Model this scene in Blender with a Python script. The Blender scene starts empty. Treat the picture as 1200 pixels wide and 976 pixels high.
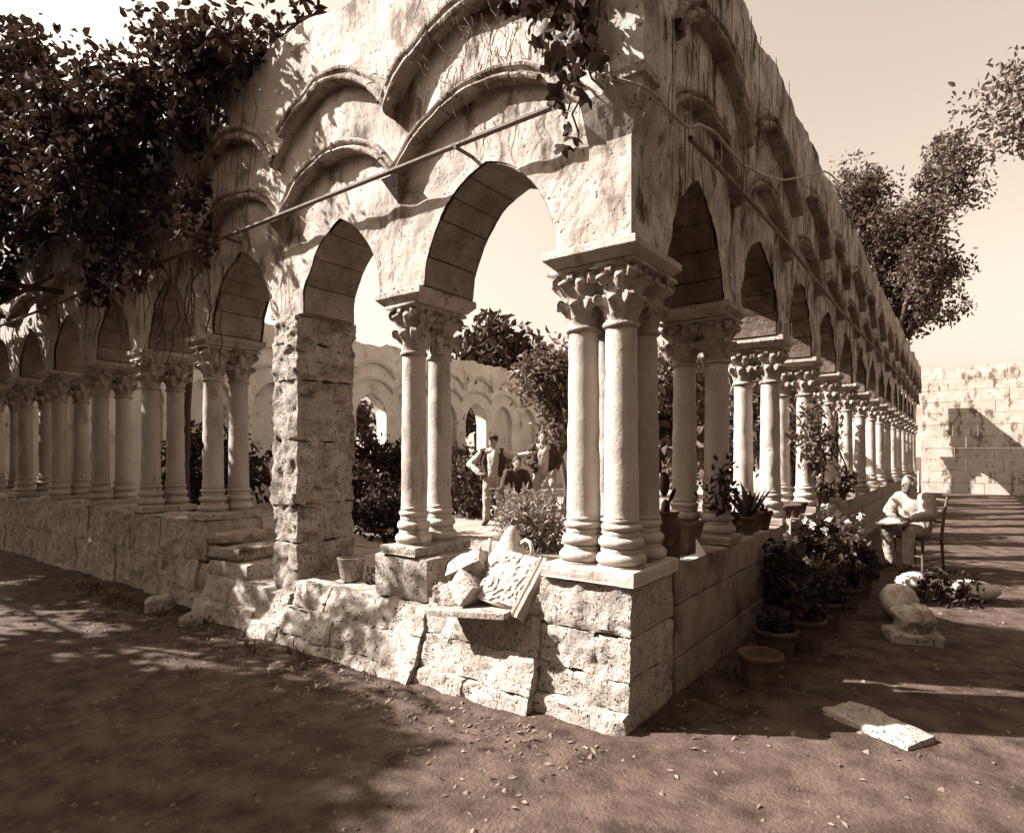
import bpy, bmesh, math, random
from mathutils import Vector, Matrix, Euler, noise

S = bpy.context.scene
rad = math.radians
R = random.Random(7)

# ------------------------------------------------------------------ camera
cam_d = bpy.data.cameras.new('camera'); cam = bpy.data.objects.new('camera', cam_d)
S.collection.objects.link(cam); S.camera = cam
cam.location = (1.523, -3.155, 1.5)
cam.rotation_euler = (rad(90), 0, rad(35.8))
cam_d.sensor_fit = 'HORIZONTAL'; cam_d.sensor_width = 36
cam_d.lens = 716 / 1200 * 36
cam_d.shift_x = -(613 - 600) / 1200
cam_d.shift_y = (533 - 488) / 1200
cam_d.clip_start = 0.05; cam_d.clip_end = 3000

# ------------------------------------------------------------------ light
SUN_EL = rad(40); SX, SY = -.859, -.512
w = bpy.data.worlds.new('World'); S.world = w; w.use_nodes = True
nt = w.node_tree; nt.nodes.clear()
out = nt.nodes.new('ShaderNodeOutputWorld'); bg = nt.nodes.new('ShaderNodeBackground')
sky = nt.nodes.new('ShaderNodeTexSky'); sky.sky_type = 'NISHITA'; sky.sun_disc = False
sky.sun_elevation = SUN_EL; sky.sun_rotation = math.atan2(SX, SY) % (2 * math.pi)
sky.dust_density = 4.0; sky.air_density = 1.8
bw = nt.nodes.new('ShaderNodeRGBToBW')
tint = nt.nodes.new('ShaderNodeMixRGB'); tint.blend_type = 'MULTIPLY'; tint.inputs[0].default_value = 1
tint.inputs[2].default_value = (1.0, .82, .67, 1)
nt.links.new(sky.outputs[0], bw.inputs[0]); nt.links.new(bw.outputs[0], tint.inputs[1])
nt.links.new(tint.outputs[0], bg.inputs[0]); nt.links.new(bg.outputs[0], out.inputs[0])
bg.inputs[1].default_value = .086
sd = bpy.data.lights.new('sun', 'SUN'); sun = bpy.data.objects.new('sun', sd); S.collection.objects.link(sun)
sd.energy = 5.0; sd.angle = rad(.6); sd.color = (1, .975, .93)
sun.rotation_euler = Vector((SX * math.cos(SUN_EL), SY * math.cos(SUN_EL), math.sin(SUN_EL))).to_track_quat('Z', 'Y').to_euler()
S.view_settings.view_transform = 'Standard'; S.view_settings.look = 'None'
S.view_settings.gamma = 1; S.view_settings.exposure = 1.95
S.cycles.max_bounces = 6

# ------------------------------------------------------------------ helpers
def sep(v):
    """the brown-toned colour of a surface of brightness v"""
    return (v, 1.02 * v ** 1.18, .96 * v ** 1.27, 1)

def smooth_path(P, n=6):
    P = [Vector(p) for p in P]; o = []
    for i in range(len(P) - 1):
        a, b_, c, d = P[max(i-1, 0)], P[i], P[i+1], P[min(i+2, len(P)-1)]
        for k in range(n):
            t = k / n; o.append(.5 * (2*b_ + (c - a)*t + (2*a - 5*b_ + 4*c - d)*t*t + (3*b_ - a - 3*c + d)*t**3))
    return o + [P[-1]]
WL = {}          # world location of each object
class MB:
    def __init__(s): s.v = []; s.f = []
    def add(s, vs, fs):
        n = len(s.v); s.v += [tuple(p) for p in vs]; s.f += [tuple(i + n for i in f) for f in fs]
    def quad(s, a, b, c, d): s.add([a, b, c, d], [(0, 1, 2, 3)])
    def box(s, x0, x1, y0, y1, z0, z1):
        s.add([(x0,y0,z0),(x1,y0,z0),(x1,y1,z0),(x0,y1,z0),(x0,y0,z1),(x1,y0,z1),(x1,y1,z1),(x0,y1,z1)],
              [(3,2,1,0),(4,5,6,7),(0,1,5,4),(1,2,6,5),(2,3,7,6),(3,0,4,7)])
    def grid(s, pts, close_u=False):
        """pts: list of rows"""
        n = len(s.v); m = len(pts[0])
        for r in pts: s.v += [tuple(p) for p in r]
        for i in range(len(pts) - 1):
            for j in range(m if close_u else m - 1):
                k = (j + 1) % m
                s.f.append((n + i*m + j, n + i*m + k, n + (i+1)*m + k, n + (i+1)*m + j))
    def lathe(s, prof, seg=24, c=(0, 0, 0), cap=True, M=None):
        rows = []
        for r, z in prof:
            row = [Vector((r*math.cos(2*math.pi*k/seg), r*math.sin(2*math.pi*k/seg), z)) for k in range(seg)]
            if M: row = [M @ p for p in row]
            rows.append([p + Vector(c) for p in row])
        n = len(s.v); s.grid(rows, True)
        if cap:
            s.f.append(tuple(range(n + seg - 1, n - 1, -1)))
            t = n + seg * (len(prof) - 1); s.f.append(tuple(range(t, t + seg)))
    def tube(s, pts, rads, seg=8):
        pts = [Vector(p) for p in pts]; rows = []
        if not hasattr(rads, '__len__'): rads = [rads] * len(pts)
        for i, p in enumerate(pts):
            d = (pts[min(i+1, len(pts)-1)] - pts[max(i-1, 0)]).normalized()
            a = d.cross(Vector((0, 0, 1)) if abs(d.z) < .9 else Vector((1, 0, 0))).normalized(); b = d.cross(a)
            rows.append([p + (a*math.cos(2*math.pi*k/seg) + b*math.sin(2*math.pi*k/seg)) * rads[i] for k in range(seg)])
        n = len(s.v); s.grid(rows, True)
        s.f.append(tuple(range(n + seg - 1, n - 1, -1)))
        t = n + seg * (len(pts) - 1); s.f.append(tuple(range(t, t + seg)))
    def xf(s, M): s.v = [tuple(M @ Vector(p)) for p in s.v]; return s
    def rough(s, amp, freq, seed=0):
        o = Vector((seed * 3.7, seed * 1.3, seed * 7.1)); nv = []
        for p in s.v:
            q = Vector(p); nv.append(tuple(q + noise.noise_vector((q + o) * freq) * amp + noise.noise_vector((q + o) * freq * 3) * amp * .4))
        s.v = nv; return s

def link(o, parent, wl):
    S.collection.objects.link(o); wl = Vector(wl)
    if parent:
        o.parent = parent; o.location = wl - WL[parent]
    else: o.location = wl
    WL[o] = wl
    return o
def mesh_of(name, mb, mat, smooth=False, shift=None, fixn=False):
    me = bpy.data.meshes.new(name); sh = Vector(shift or (0, 0, 0))
    me.from_pydata([tuple(Vector(p) - sh) for p in mb.v], [], mb.f); me.update()
    if fixn:
        b = bmesh.new(); b.from_mesh(me); bmesh.ops.recalc_face_normals(b, faces=b.faces); b.to_mesh(me); b.free()
    if mat: me.materials.append(mat)
    if smooth: me.polygons.foreach_set('use_smooth', [True] * len(me.polygons))
    return me
def obj(name, mb, mat, parent=None, smooth=False, fixn=True):
    xs = [p[0] for p in mb.v]; ys = [p[1] for p in mb.v]; zs = [p[2] for p in mb.v]
    b = ((min(xs)+max(xs))/2, (min(ys)+max(ys))/2, min(zs))
    return link(bpy.data.objects.new(name, mesh_of(name, mb, mat, smooth, b, fixn)), parent, b)
def inst(name, me, wl, parent=None, rot=None, scale=None):
    o = bpy.data.objects.new(name, me)
    link(o, parent, wl)
    if rot: o.rotation_euler = rot
    if scale: o.scale = scale if hasattr(scale, '__len__') else (scale,)*3
    return o
def tag(o, label, cat, group=None):
    o['label'] = label; o['category'] = cat
    if group: o['group'] = group
    return o
def thing(name, label, cat, loc, group=None):
    return tag(link(bpy.data.objects.new(name, None), None, loc), label, cat, group)
def struct(o): o['kind'] = 'structure'; return o
def stuff(o): o['kind'] = 'stuff'; return o

# ------------------------------------------------------------------ materials
def mat(name, lo, hi, scale=3., stretch=(1, 1, 1), contrast=(.3, .7), stain=None, pits=None, bump=(20, .3), rough=.9, rnd=.08, spec=.2, detail=8, transl=0):
    m = bpy.data.materials.new(name); m.use_nodes = True; n = m.node_tree.nodes; L = m.node_tree.links
    bs = n['Principled BSDF']; bs.inputs['Roughness'].default_value = rough; bs.inputs['Specular IOR Level'].default_value = spec
    geo = n.new('ShaderNodeNewGeometry'); mp = n.new('ShaderNodeMapping'); mp.inputs['Scale'].default_value = stretch
    L.new(geo.outputs['Position'], mp.inputs[0])
    def nz(sc, det=detail, src=mp, ro=.6):
        t = n.new('ShaderNodeTexNoise'); t.inputs['Scale'].default_value = sc; t.inputs['Detail'].default_value = det; t.inputs['Roughness'].default_value = ro
        L.new(src.outputs[0], t.inputs['Vector']); return t
    def ramp(src, a, b):
        r = n.new('ShaderNodeMapRange'); r.inputs[1].default_value = a; r.inputs[2].default_value = b; L.new(src, r.inputs[0]); return r.outputs[0]
    def mix(f, a, b, mode='MIX'):
        x = n.new('ShaderNodeMixRGB'); x.blend_type = mode
        for i, q in enumerate((f, a, b)):
            if hasattr(q, 'links'): L.new(q, x.inputs[i])
            else: x.inputs[i].default_value = q
        return x.outputs[0]
    col = mix(ramp(nz(scale).outputs[0], *contrast), sep(lo), sep(hi))
    hgt = nz(bump[0], 6, geo).outputs[0]
    if stain:   # (scale, threshold, softness, tone, stretch)
        m2 = n.new('ShaderNodeMapping'); m2.inputs['Scale'].default_value = stain[4]; L.new(geo.outputs['Position'], m2.inputs[0])
        sm = ramp(nz(stain[0], 10, m2, .65).outputs[0], stain[1], stain[1] + stain[2])
        col = mix(sm, col, sep(stain[3]))
    if pits:    # (scale, threshold, tone)
        pn = nz(pits[0] * .22, 3, geo).outputs[0]; pv = nz(pits[0], 3, geo, .5).outputs[0]
        pm = n.new('ShaderNodeMath'); pm.operation = 'MULTIPLY'
        L.new(ramp(pv, .70 - pits[1] * .35, .78 - pits[1] * .35), pm.inputs[0]); L.new(ramp(pn, .46, .62), pm.inputs[1])
        col = mix(pm.outputs[0], col, sep(pits[2]))
        hh = n.new('ShaderNodeMath'); hh.operation = 'MULTIPLY_ADD'; hh.inputs[1].default_value = -1.6
        L.new(pm.outputs[0], hh.inputs[0]); L.new(hgt, hh.inputs[2]); hgt = hh.outputs[0]
    oi = n.new('ShaderNodeObjectInfo')
    rr = n.new('ShaderNodeMapRange'); rr.inputs[3].default_value = 1 - rnd; rr.inputs[4].default_value = 1 + rnd; L.new(oi.outputs['Random'], rr.inputs[0])
    cb = n.new('ShaderNodeVectorMath'); cb.operation = 'SCALE'; L.new(col, cb.inputs[0]); L.new(rr.outputs[0], cb.inputs['Scale'])
    L.new(cb.outputs[0], bs.inputs['Base Color'])
    if bump[1] and bump[0] < 60:      # finer grain over the coarse relief
        fg = n.new('ShaderNodeMath'); fg.operation = 'MULTIPLY_ADD'; fg.inputs[1].default_value = .35
        L.new(nz(bump[0] * 3.7, 5, geo, .7).outputs[0], fg.inputs[0]); L.new(hgt, fg.inputs[2]); hgt = fg.outputs[0]
    if bump[1]:
        b = n.new('ShaderNodeBump'); b.inputs['Strength'].default_value = bump[1]; b.inputs['Distance'].default_value = .02
        L.new(hgt, b.inputs['Height']); L.new(b.outputs[0], bs.inputs['Normal'])
    if transl:
        tr = n.new('ShaderNodeBsdfTranslucent'); L.new(cb.outputs[0], tr.inputs[0])
        ms = n.new('ShaderNodeMixShader'); ms.inputs[0].default_value = transl
        L.new(bs.outputs[0], ms.inputs[1]); L.new(tr.outputs[0], ms.inputs[2]); L.new(ms.outputs[0], n['Material Output'].inputs[0])
    return m

M_white = mat('limewashed_wall', .31, .42, 2.6, (1, 1, .8), stain=(2.4, .53, .09, .13, (1.6, 1.6, .8)), pits=(36, .32, 0.124), bump=(16, .45), rnd=.03)
M_streak = mat('weathered_wall', .22, .56, 4.2, (1, 1, .8), contrast=(.32, .64), stain=(3.0, .52, .10, .055, (1.5, 1.5, .65)), pits=(30, .25, 0.062), bump=(14, .8), rnd=.03)
M_vous = mat('voussoir_stone', .13, .27, 5, contrast=(.28, .7), stain=(3.5, .52, .15, 0.149, (1, 1, 1)), pits=(40, .25, 0.074), bump=(22, .7), rnd=.16)
M_tufa = mat('pitted_tufa', 0.298, 0.434, 4, stain=(2.2, .60, .12, 0.198, (1, 1, 1)), pits=(62, .40, .09), bump=(24, 1.0), rnd=.08)
M_pillar = mat('pillar_stone', .21, .40, 6, stain=(3, .52, .16, .09, (1, 1, 2)), pits=(60, .38, 0.062), bump=(22, 1.0), rnd=.06)
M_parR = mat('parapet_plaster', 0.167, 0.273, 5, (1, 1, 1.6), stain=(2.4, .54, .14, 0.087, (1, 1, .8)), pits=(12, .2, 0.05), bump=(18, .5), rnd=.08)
M_marble = mat('worn_marble', 0.310, 0.434, 5, (1, 1, .5), contrast=(.3, .68), stain=(4.5, .56, .12, .2, (1, 1, .35)), pits=(55, .22, .12), bump=(30, .28), rough=.7, rnd=.14)
M_marbled = mat('weathered_capital', 0.248, 0.409, 9, stain=(6, .55, .12, 0.136, (1, 1, 1)), pits=(40, .35, 0.062), bump=(40, .5), rough=.8)
M_court = mat('garden_wall', .46, .60, 1.6, stain=(1.3, .56, .14, 0.174, (1, 1, .7)), pits=(5, .26, 0.074), bump=(6, .6), rnd=.05)
M_ground = mat('trodden_earth', .035, .115, 5.5, contrast=(.34, .66), stain=(2.2, .54, .16, .05, (1, 1, 1)), bump=(45, 1.0), rnd=0)
M_courtg = mat('garden_earth', .18, .36, 1.8, stain=(3.5, .54, .14, .12, (1, 1, 1)), bump=(18, .9), rnd=0)
M_terra = mat('terracotta', .05, .095, 6, stain=(7, .56, .12, .14, (1, 1, 1)), bump=(30, .3), rough=.85, rnd=.25)
M_wood = mat('old_wood', .07, .14, 6, (6, 6, 1), bump=(40, .4), rough=.7)
M_pole = mat('grey_wood', .13, .24, 5, (2, 2, 2), bump=(40, .4), rough=.8)
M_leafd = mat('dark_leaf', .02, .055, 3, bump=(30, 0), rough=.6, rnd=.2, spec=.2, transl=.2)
M_leaf = mat('leaf', .06, .15, 3, bump=(30, 0), rough=.55, rnd=.2, spec=.25, transl=.25)
M_leafl = mat('pale_leaf', .16, .34, 4, bump=(30, 0), rough=.6, rnd=.2, transl=.25)
M_straw = mat('dry_stem', .24, .42, 6, bump=(30, 0), rough=.7)
M_bark = mat('bark', .04, .10, 8, (1, 1, .3), bump=(30, .9))
M_branch = mat('pale_branch', .30, .48, 8, bump=(30, .6))
M_skin = mat('skin', .22, .30, 6, bump=(30, 0), rough=.6, rnd=.05)
M_hair = mat('hair', .03, .07, 40, bump=(80, .5), rough=.6)
M_greyhair = mat('grey_hair', .45, .6, 40, bump=(80, .5), rough=.6)
M_shirt = mat('light_cloth', .34, .46, 8, bump=(14, .5), rnd=.05)
M_beard = mat('grizzled_beard', .08, .24, 40, bump=(80, .5))
M_suit = mat('pale_suit_cloth', .24, .36, 9, bump=(14, .6), rnd=.05)
M_dark = mat('dark_cloth', .035, .07, 8, bump=(14, .5), rnd=.1)
M_mid = mat('drab_cloth', .26, .38, 8, bump=(14, .5), rnd=.1)
M_paper = mat('paper', .74, .8, 3, bump=(20, 0), rough=.8)
M_mould = mat('weathered_moulding', .20, .40, 5, stain=(3.5, .5, .15, .10, (1, 1, 1)), pits=(34, .25, .1), bump=(20, .8), rnd=.05)
M_pebble = mat('stone_chips', .09, .2, 12, bump=(30, .3))
M_litter = mat('dry_leaf', .07, .22, 9, bump=(30, 0), rough=.8)
M_soffit_shade = mat('shade_toned_soffit_stone', .06, .14, 5, contrast=(.28, .7), stain=(3.5, .52, .15, .20, (1, 1, 1)), pits=(40, .25, .05), bump=(22, .8), rnd=.2)  # darker voussoir stone: shade under the right arches put into its colour
M_hillm = mat('bare_limestone_hill', .19, .23, .012, stain=(.02, .55, .1, .15, (1, 1, 1)), bump=(.1, .1), rnd=0)
M_blossom = mat('blossom', .6, .75, 8, bump=(20, 0))

# ------------------------------------------------------------------ ground and hills
def gz(x, y):
    q = Vector((x, y, 0))
    d = max(abs(x), abs(y)); f = 1 if d < 30 else 0
    return -.06 + f * (noise.noise(q * .5) * .025 + noise.noise(q * 2.3) * .012)
def axis(lo, hi, step, far):
    a = [-far, -far / 4, -60., -30.]; k = int((hi - lo) / step)
    a += [lo + i * step for i in range(k + 1)]
    return sorted(set(a + [30., 60., far / 4, far]))
g = MB(); xs = axis(-12, 6, .12, 1500); ys = axis(-6, 14, .12, 1500)
g.grid([[(x, y, gz(x, y)) for x in xs] for y in ys])
struct(obj('ground', g, M_ground, fixn=False, smooth=True))
g = MB(); xs = [-13.9 + i * .35 for i in range(39)]; ys = [.3 + i * .35 for i in range(78)]
g.grid([[(x, y, .15 + noise.noise(Vector((x, y, 3)) * .8) * .06 + (.10 if x < -4 and y > 5 else 0) * max(0, noise.noise(Vector((x, y, 9)) * .5))) for x in xs] for y in ys])
struct(obj('garden_ground', g, M_courtg, fixn=False, smooth=True))
g = MB(); rows = []
for j in range(9):
    f = j / 8; row = []
    for i in range(60):
        u = i / 59; a = rad(20 + 130 * u)               # bearing round the place
        dist = 520 + 420 * f
        top = 95 * math.exp(-((u - .62) / .2) ** 2) + 55 * math.exp(-((u - .35) / .12) ** 2) + 26
        h = top * math.sin(f * math.pi / 2) + noise.noise(Vector((u * 14, f * 5, 1))) * 12 * f
        row.append((dist * math.cos(a), dist * math.sin(a), h - 2))
    rows.append(row)
g.grid(rows); struct(obj('hill', g, M_hillm, smooth=True, fixn=False))

# ------------------------------------------------------------------ arcade kit
ZS = 2.73; TH = .58; DA, DB, DC, DV = -.12, -.05, .02, .04
def resample(p, n):
    d = [0]
    for a, b in zip(p, p[1:]): d.append(d[-1] + math.dist(a, b))
    o = []; k = 0
    for i in range(n):
        t = d[-1] * i / (n - 1)
        while k < len(d) - 2 and d[k+1] < t: k += 1
        f = (t - d[k]) / max(1e-9, d[k+1] - d[k]); f = min(1, max(0, f))
        o.append((p[k][0] + (p[k+1][0]-p[k][0]) * f, p[k][1] + (p[k+1][1]-p[k][1]) * f))
    return o
def pointed(h, za, n):
    r = za - ZS; e = (r*r - h*h) / (2*h); Rr = h + e; a = math.acos(max(-1, min(1, e / Rr))); L = []
    for i in range(n + 1): t = a * i / n; L.append((e - Rr * math.cos(t), ZS + Rr * math.sin(t)))
    return L + [(-x, z) for x, z in reversed(L[:-1])]
def scallop(hb, zv, za, n):
    r = za - zv; Rr = (hb*hb + r*r) / (2*r); a = math.asin(min(1, hb / Rr)); c = za - Rr
    return [(Rr * math.sin(-a + 2*a*i/n), c + Rr * math.cos(-a + 2*a*i/n)) for i in range(n + 1)]
def top_z(p): return 5.02 + noise.noise(Vector(p) * .8) * .12 + noise.noise(Vector(p) * 3.1) * .07

def build_bay(root, Mf, a0, a1, wm, vous=9, rows=(5, 4, 6), N=37, amp=.012, bands=True, bm=None, vm=None, seed=0):
    c = (a0 + a1) / 2; hb = (a1 - a0) / 2; h1 = hb - .245; ap = ZS + .73 * (hb / .8) ** .5
    hv = h1 + .006; av = ap + .008; hx = h1 + .13; ax = ap + .15
    C1 = resample(pointed(h1, ap, 24), N); CV = resample(pointed(hv, av, 24), N); CX = resample(pointed(hx, ax, 24), N)
    s2 = scallop(hb, 3.53, 3.92, 28); s3 = scallop(hb, 3.98, 4.43, 28)
    Q2 = resample([(-hb, ZS)] + s2 + [(hb, ZS)], N)
    S2 = resample(s2, N); S3 = resample(s3, N)
    def P(s, z, d, am=amp):
        q = Vector(Mf(c + s, d, z))
        dd = noise.noise(q * 2.2) * am + noise.noise(q * 6) * am * .6 + noise.noise(q * 19) * am * .2
        e = 1 if d < TH / 2 else -1
        return Mf(c + s + noise.noise(q * 5 + Vector((9, 9, 9))) * am * .5 * (1 if abs(abs(s) - hb) > .01 else 0), d + dd * e, z + noise.noise(q * 5 + Vector((0, 9, 3))) * am * .4)
    mb = MB()
    for side in (0, 1):
        D = (lambda d: d) if side == 0 else (lambda d: TH - d)
        rr = rows if side == 0 else (2, 2, 3)
        def layer(lo, hi, d, k):
            mb.grid([[P(l[0] + (u[0]-l[0]) * i / k, l[1] + (u[1]-l[1]) * i / k, D(d)) for l, u in zip(lo, hi)] for i in range(k + 1)])
        TP = [(s, top_z(Mf(c + s, 0, 5))) for s, z in S3]
        layer(CV, Q2, DC, rr[0]); layer(S2, S3, DB, rr[1]); layer(S3, TP, DA, rr[2])
        mb.grid([[P(s, z, D(DC)) for s, z in S2], [P(s, z, D(DB)) for s, z in S2]])
        mb.grid([[P(s, z, D(DB)) for s, z in S3], [P(s, z, D(DA)) for s, z in S3]])
    mb.grid([[P(s, z, d) for s, z in TP] for d in (DA, TH * .5, TH - DA)])
    mb.grid([[P(s, ZS, d) for s in (-hb, -hv)] for d in (DC, TH - DC)]); mb.grid([[P(s, ZS, d) for s in (hv, hb)] for d in (DC, TH - DC)])
    obj('wall_face', mb, wm, root, fixn=False)
    if bands:
        for crv, wd, d0, d1 in ((S3, .125, DA - .045, DB + .005), (S2, .095, DB - .035, DC + .005)):
            for side in (0, 1):
                D = (lambda d: d) if side == 0 else (lambda d: TH - d)
                b = MB(); rws = []
                for i, (s, z) in enumerate(crv):
                    t = (crv[min(i+1, N-1)][0] - crv[max(i-1, 0)][0], crv[min(i+1, N-1)][1] - crv[max(i-1, 0)][1])
                    l = math.hypot(*t); nx, nz = -t[1]/l, t[0]/l
                    if i in (0, N-1): nx, nz = 0, 1.1
                    wv = wd * (1 + .35 * noise.noise(Vector(Mf(c + s, 0, z)) * 4))
                    A = (s, z - .004); B = (s + nx*wv*.5, z + nz*wv*.5); C = (s + nx*wv, z + nz*wv)
                    L2 = lambda f: (s + nx * wv * f, z - .004 + nz * wv * f)
                    rws.append([P(*L2(f), D(d1 if k is None else d0 + k)) for f, k in ((0, None), (0, .03), (.06, .008), (.18, 0), (.32, .004), (.42, .022), (.5, .034), (.58, .022), (.68, .008), (.82, .004), (.94, .016), (1, .034), (1, None))])
                if vous and side == 0:
                    rq = random.Random(seed * 7 + int(wd * 1000)); i0 = 0
                    while i0 < N - 1:
                        i1 = min(N - 1, i0 + rq.choice((5, 6, 7, 8)))
                        if N - 1 - i1 < 4: i1 = N - 1
                        b = MB(); o1 = Vector(Mf(0, (rq.random() - .5) * .022, (rq.random() - .5) * .012)); zz_ = [[Vector(p) + o1 for p in rws[i]] for i in range(i0, i1 + 1)]
                        for e_, f_ in ((0, 1), (-1, -2)): zz_[e_] = [p.lerp(q, .06) for p, q in zip(zz_[e_], zz_[f_])]
                        b.grid(zz_); b.f.append(tuple(range(13))); b.f.append(tuple(range(len(b.v) - 13, len(b.v))))
                        if not (rq.random() < .05): obj('moulding_stone', b, bm or wm, root, fixn=False)
                        i0 = i1
                else: b.grid(rws); obj('arch_moulding', b, bm or wm, root, fixn=False)
    def vo(i0, i1, jit):
        b = MB(); n = 3
        sub = [i0 + (i1 - i0) * k / n for k in range(n + 1)]
        def at(Cc, t):
            t = max(0, min(N - 1, t)); k = min(int(t), N - 2); f = t - k
            return (Cc[k][0] + (Cc[k+1][0]-Cc[k][0])*f, Cc[k][1] + (Cc[k+1][1]-Cc[k][1])*f)
        def pt(t, r, d):
            p, q = at(C1, t), at(CX, t); x = p[0] + (q[0]-p[0]) * r; z = p[1] + (q[1]-p[1]) * r
            return P(x, z, d, .014)
        dd = [DV - jit * .5, DV + .06, .2, .3, .4, TH - DV - .06, TH - DV + jit * .5]
        lo = -jit * 6 * .12
        for k0, k1 in zip(sub, sub[1:]): pass
        b.grid([[pt(t, lo, d) for t in sub] for d in dd])                # soffit
        b.grid([[pt(t, r, dd[0]) for t in sub] for r in (lo, .5, 1)])
        b.grid([[pt(t, r, dd[-1]) for t in sub] for r in (lo, .5, 1)])
        b.grid([[pt(sub[0], r, d) for r in (lo, 1)] for d in dd]); b.grid([[pt(sub[-1], r, d) for r in (lo, 1)] for d in dd])
        return b
    if vous:
        rr = random.Random(seed + 3); e = [0]; 
        for k in range(vous): e.append(e[-1] + .75 + .5 * rr.random())
        e = [x / e[-1] * (N - 1) for x in e]
        for k in range(vous):
            obj('voussoir', vo(e[k] + .10, e[k+1] - .10, (rr.random() - .45) * .05), vm or M_vous, root, fixn=False)
    else: obj('arch_soffit', vo(0, N - 1, 0) if False else soffit(C1, CX, P, N), vm or M_vous, root, fixn=False)
def soffit(C1, CX, P, N):
    b = MB()
    b.grid([[P(s, z, d, .012) for s, z in C1] for d in (DV, .2, .38, TH - DV)])
    b.grid([[P(s, z, DV, .012) for s, z in C1], [P(s, z, DV, .012) for s, z in CX]])
    b.grid([[P(s, z, TH - DV, .012) for s, z in C1], [P(s, z, TH - DV, .012) for s, z in CX]])
    return b

# ---- column kit (shared meshes, origin at foot of the base)
def prof_torus(r, z0, z1, k=5): return [(r - (z1-z0)*.5 + (z1-z0)*.5*math.cos(-math.pi/2 + math.pi*i/k), (z0+z1)/2 + (z1-z0)/2*math.sin(-math.pi/2 + math.pi*i/k)) for i in range(k + 1)]
CB, CS, CT = .29, 1.44, 1.79           # base top, shaft top (neck), capital top
b = MB(); b.lathe([(.142, 0), (.147, .012)] + prof_torus(.152, .012, .085) + [(.122, .098), (.118, .112)] + prof_torus(.138, .112, .180) + [(.112, .192), (.110, .212)] + prof_torus(.122, .212, .258) + [(.108, .266), (.106, CB)], 32)
b.rough(.004, 14); ME_base = mesh_of('column_base', b, M_marble, True)
ME_shafts = []
for sd_ in range(4):
    b = MB(); b.lathe([(.106, CB)] + [(.1045 - .011 * (i / 26) + .0015 * math.sin(i * (1.1 + sd_ * .3)), CB + .004 + (CS - CB - .03) * i / 26) for i in range(27)] + [(.094, CS - .02)], 36)
    nv = []
    for p in b.v:                                                   # dents and chips
        q = Vector(p); r = Vector((q.x, q.y, 0)); k = noise.noise(q * 6 + Vector((sd_ * 5, 0, 0))) * .003 + noise.noise(q * 18 + Vector((sd_ * 5, 3, 0))) * .0018
        c = noise.noise(q * 9 + Vector((sd_ * 8, 7, 2)))
        if c > .42: k -= (c - .42) * .05
        nv.append(tuple(q + r.normalized() * k))
    b.v = nv; ME_shafts.append(mesh_of('column', b, M_marble, True))
def make_capital(seed):
    rr = random.Random(seed); m = MB(); z0 = CS - .02; H = CT - z0
    m.lathe([(.094, z0)] + prof_torus(.113, z0, z0 + .035) + [(.098, z0 + .038)], 28)
    sm = lambda t: max(0, min(1, t)) ** 2 * (3 - 2 * max(0, min(1, t)))
    rows = []; NU, NV = 96, 46                                     # bell carved with two tiers of curling leaves
    for j in range(NV + 1):
        t = j / NV; row = []
        for i in range(NU):
            th = 2 * math.pi * i / NU
            sq = abs(math.cos(2 * th)); r = .097 + .055 * t ** 2.2 + .018 * (1 - sq) * t ** 2
            z = z0 + .036 + (H - .055) * t
            for tier, (t0, t1, ph, out, wd) in enumerate(((.02, .47, 0, .046, .9), (.40, .86, math.pi / 8, .040, .8))):
                c = math.cos(8 * (th + ph)) * .5 + .5
                if t0 < t < t1 + .04:
                    u = (t - t0) / (t1 - t0); w_ = c ** (.55 + .9 * u)
                    prof = sm(u / .35) * .012 + out * sm((u - .35) / .5) if u < 1 else (out + .012) * (1 - (u - 1) / .12)
                    vein = .004 * math.cos(40 * (th + ph)) * (1 if u < .9 else 0)
                    r += (prof + vein) * w_; z -= .028 * sm((u - .7) / .3) * w_ * (1 if u < 1 else .6)
            row.append((r * math.cos(th), r * math.sin(th), z))
        rows.append(row)
    m.grid(rows, True)
    def scroll(a, rad_, zc, R_, L_):
        d = Vector((math.cos(a), math.sin(a), 0)); tg = Vector((-d.y, d.x, 0)); c = d * rad_ + Vector((0, 0, zc)); up = Vector((0, 0, 1)); rws = []
        for r, x in ((.004, L_), (R_ * .35, L_), (R_ * .42, L_ * .7), (R_ * .72, L_ * .7), (R_ * .8, L_), (R_ * .95, L_ * .96), (R_, L_ * .6), (R_ * .85, 0), (R_, -L_ * .6), (R_ * .95, -L_ * .96), (R_ * .8, -L_), (R_ * .72, -L_ * .7), (R_ * .42, -L_ * .7), (R_ * .35, -L_), (.004, -L_)):
            rws.append([c + tg * x + (d * math.cos(q) + up * math.sin(q)) * r for q in [2 * math.pi * k / 14 for k in range(14)]])
        m.grid(rws, True)
    for k in range(4): scroll(math.pi / 4 + k * math.pi / 2, .172, CT - .068, .036, .028)
    for k in range(4): scroll(math.pi / 4 + k * math.pi / 2, .148, z0 + .165, .033, .026)
    for k in range(4): scroll(k * math.pi / 2, .150, CT - .05, .022, .02)
    q = .165; m.add([(-q,-q,CT-.024),(q,-q,CT-.024),(q,q,CT-.024),(-q,q,CT-.024),(-q,-q,CT),(q,-q,CT),(q,q,CT),(-q,q,CT)], [(3,2,1,0),(4,5,6,7),(0,1,5,4),(1,2,6,5),(2,3,7,6),(3,0,4,7)])
    m.rough(.0035, 16, seed)
    return mesh_of('capital', m, M_marbled, True)
ME_cap = [make_capital(k) for k in range(3)]
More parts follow.
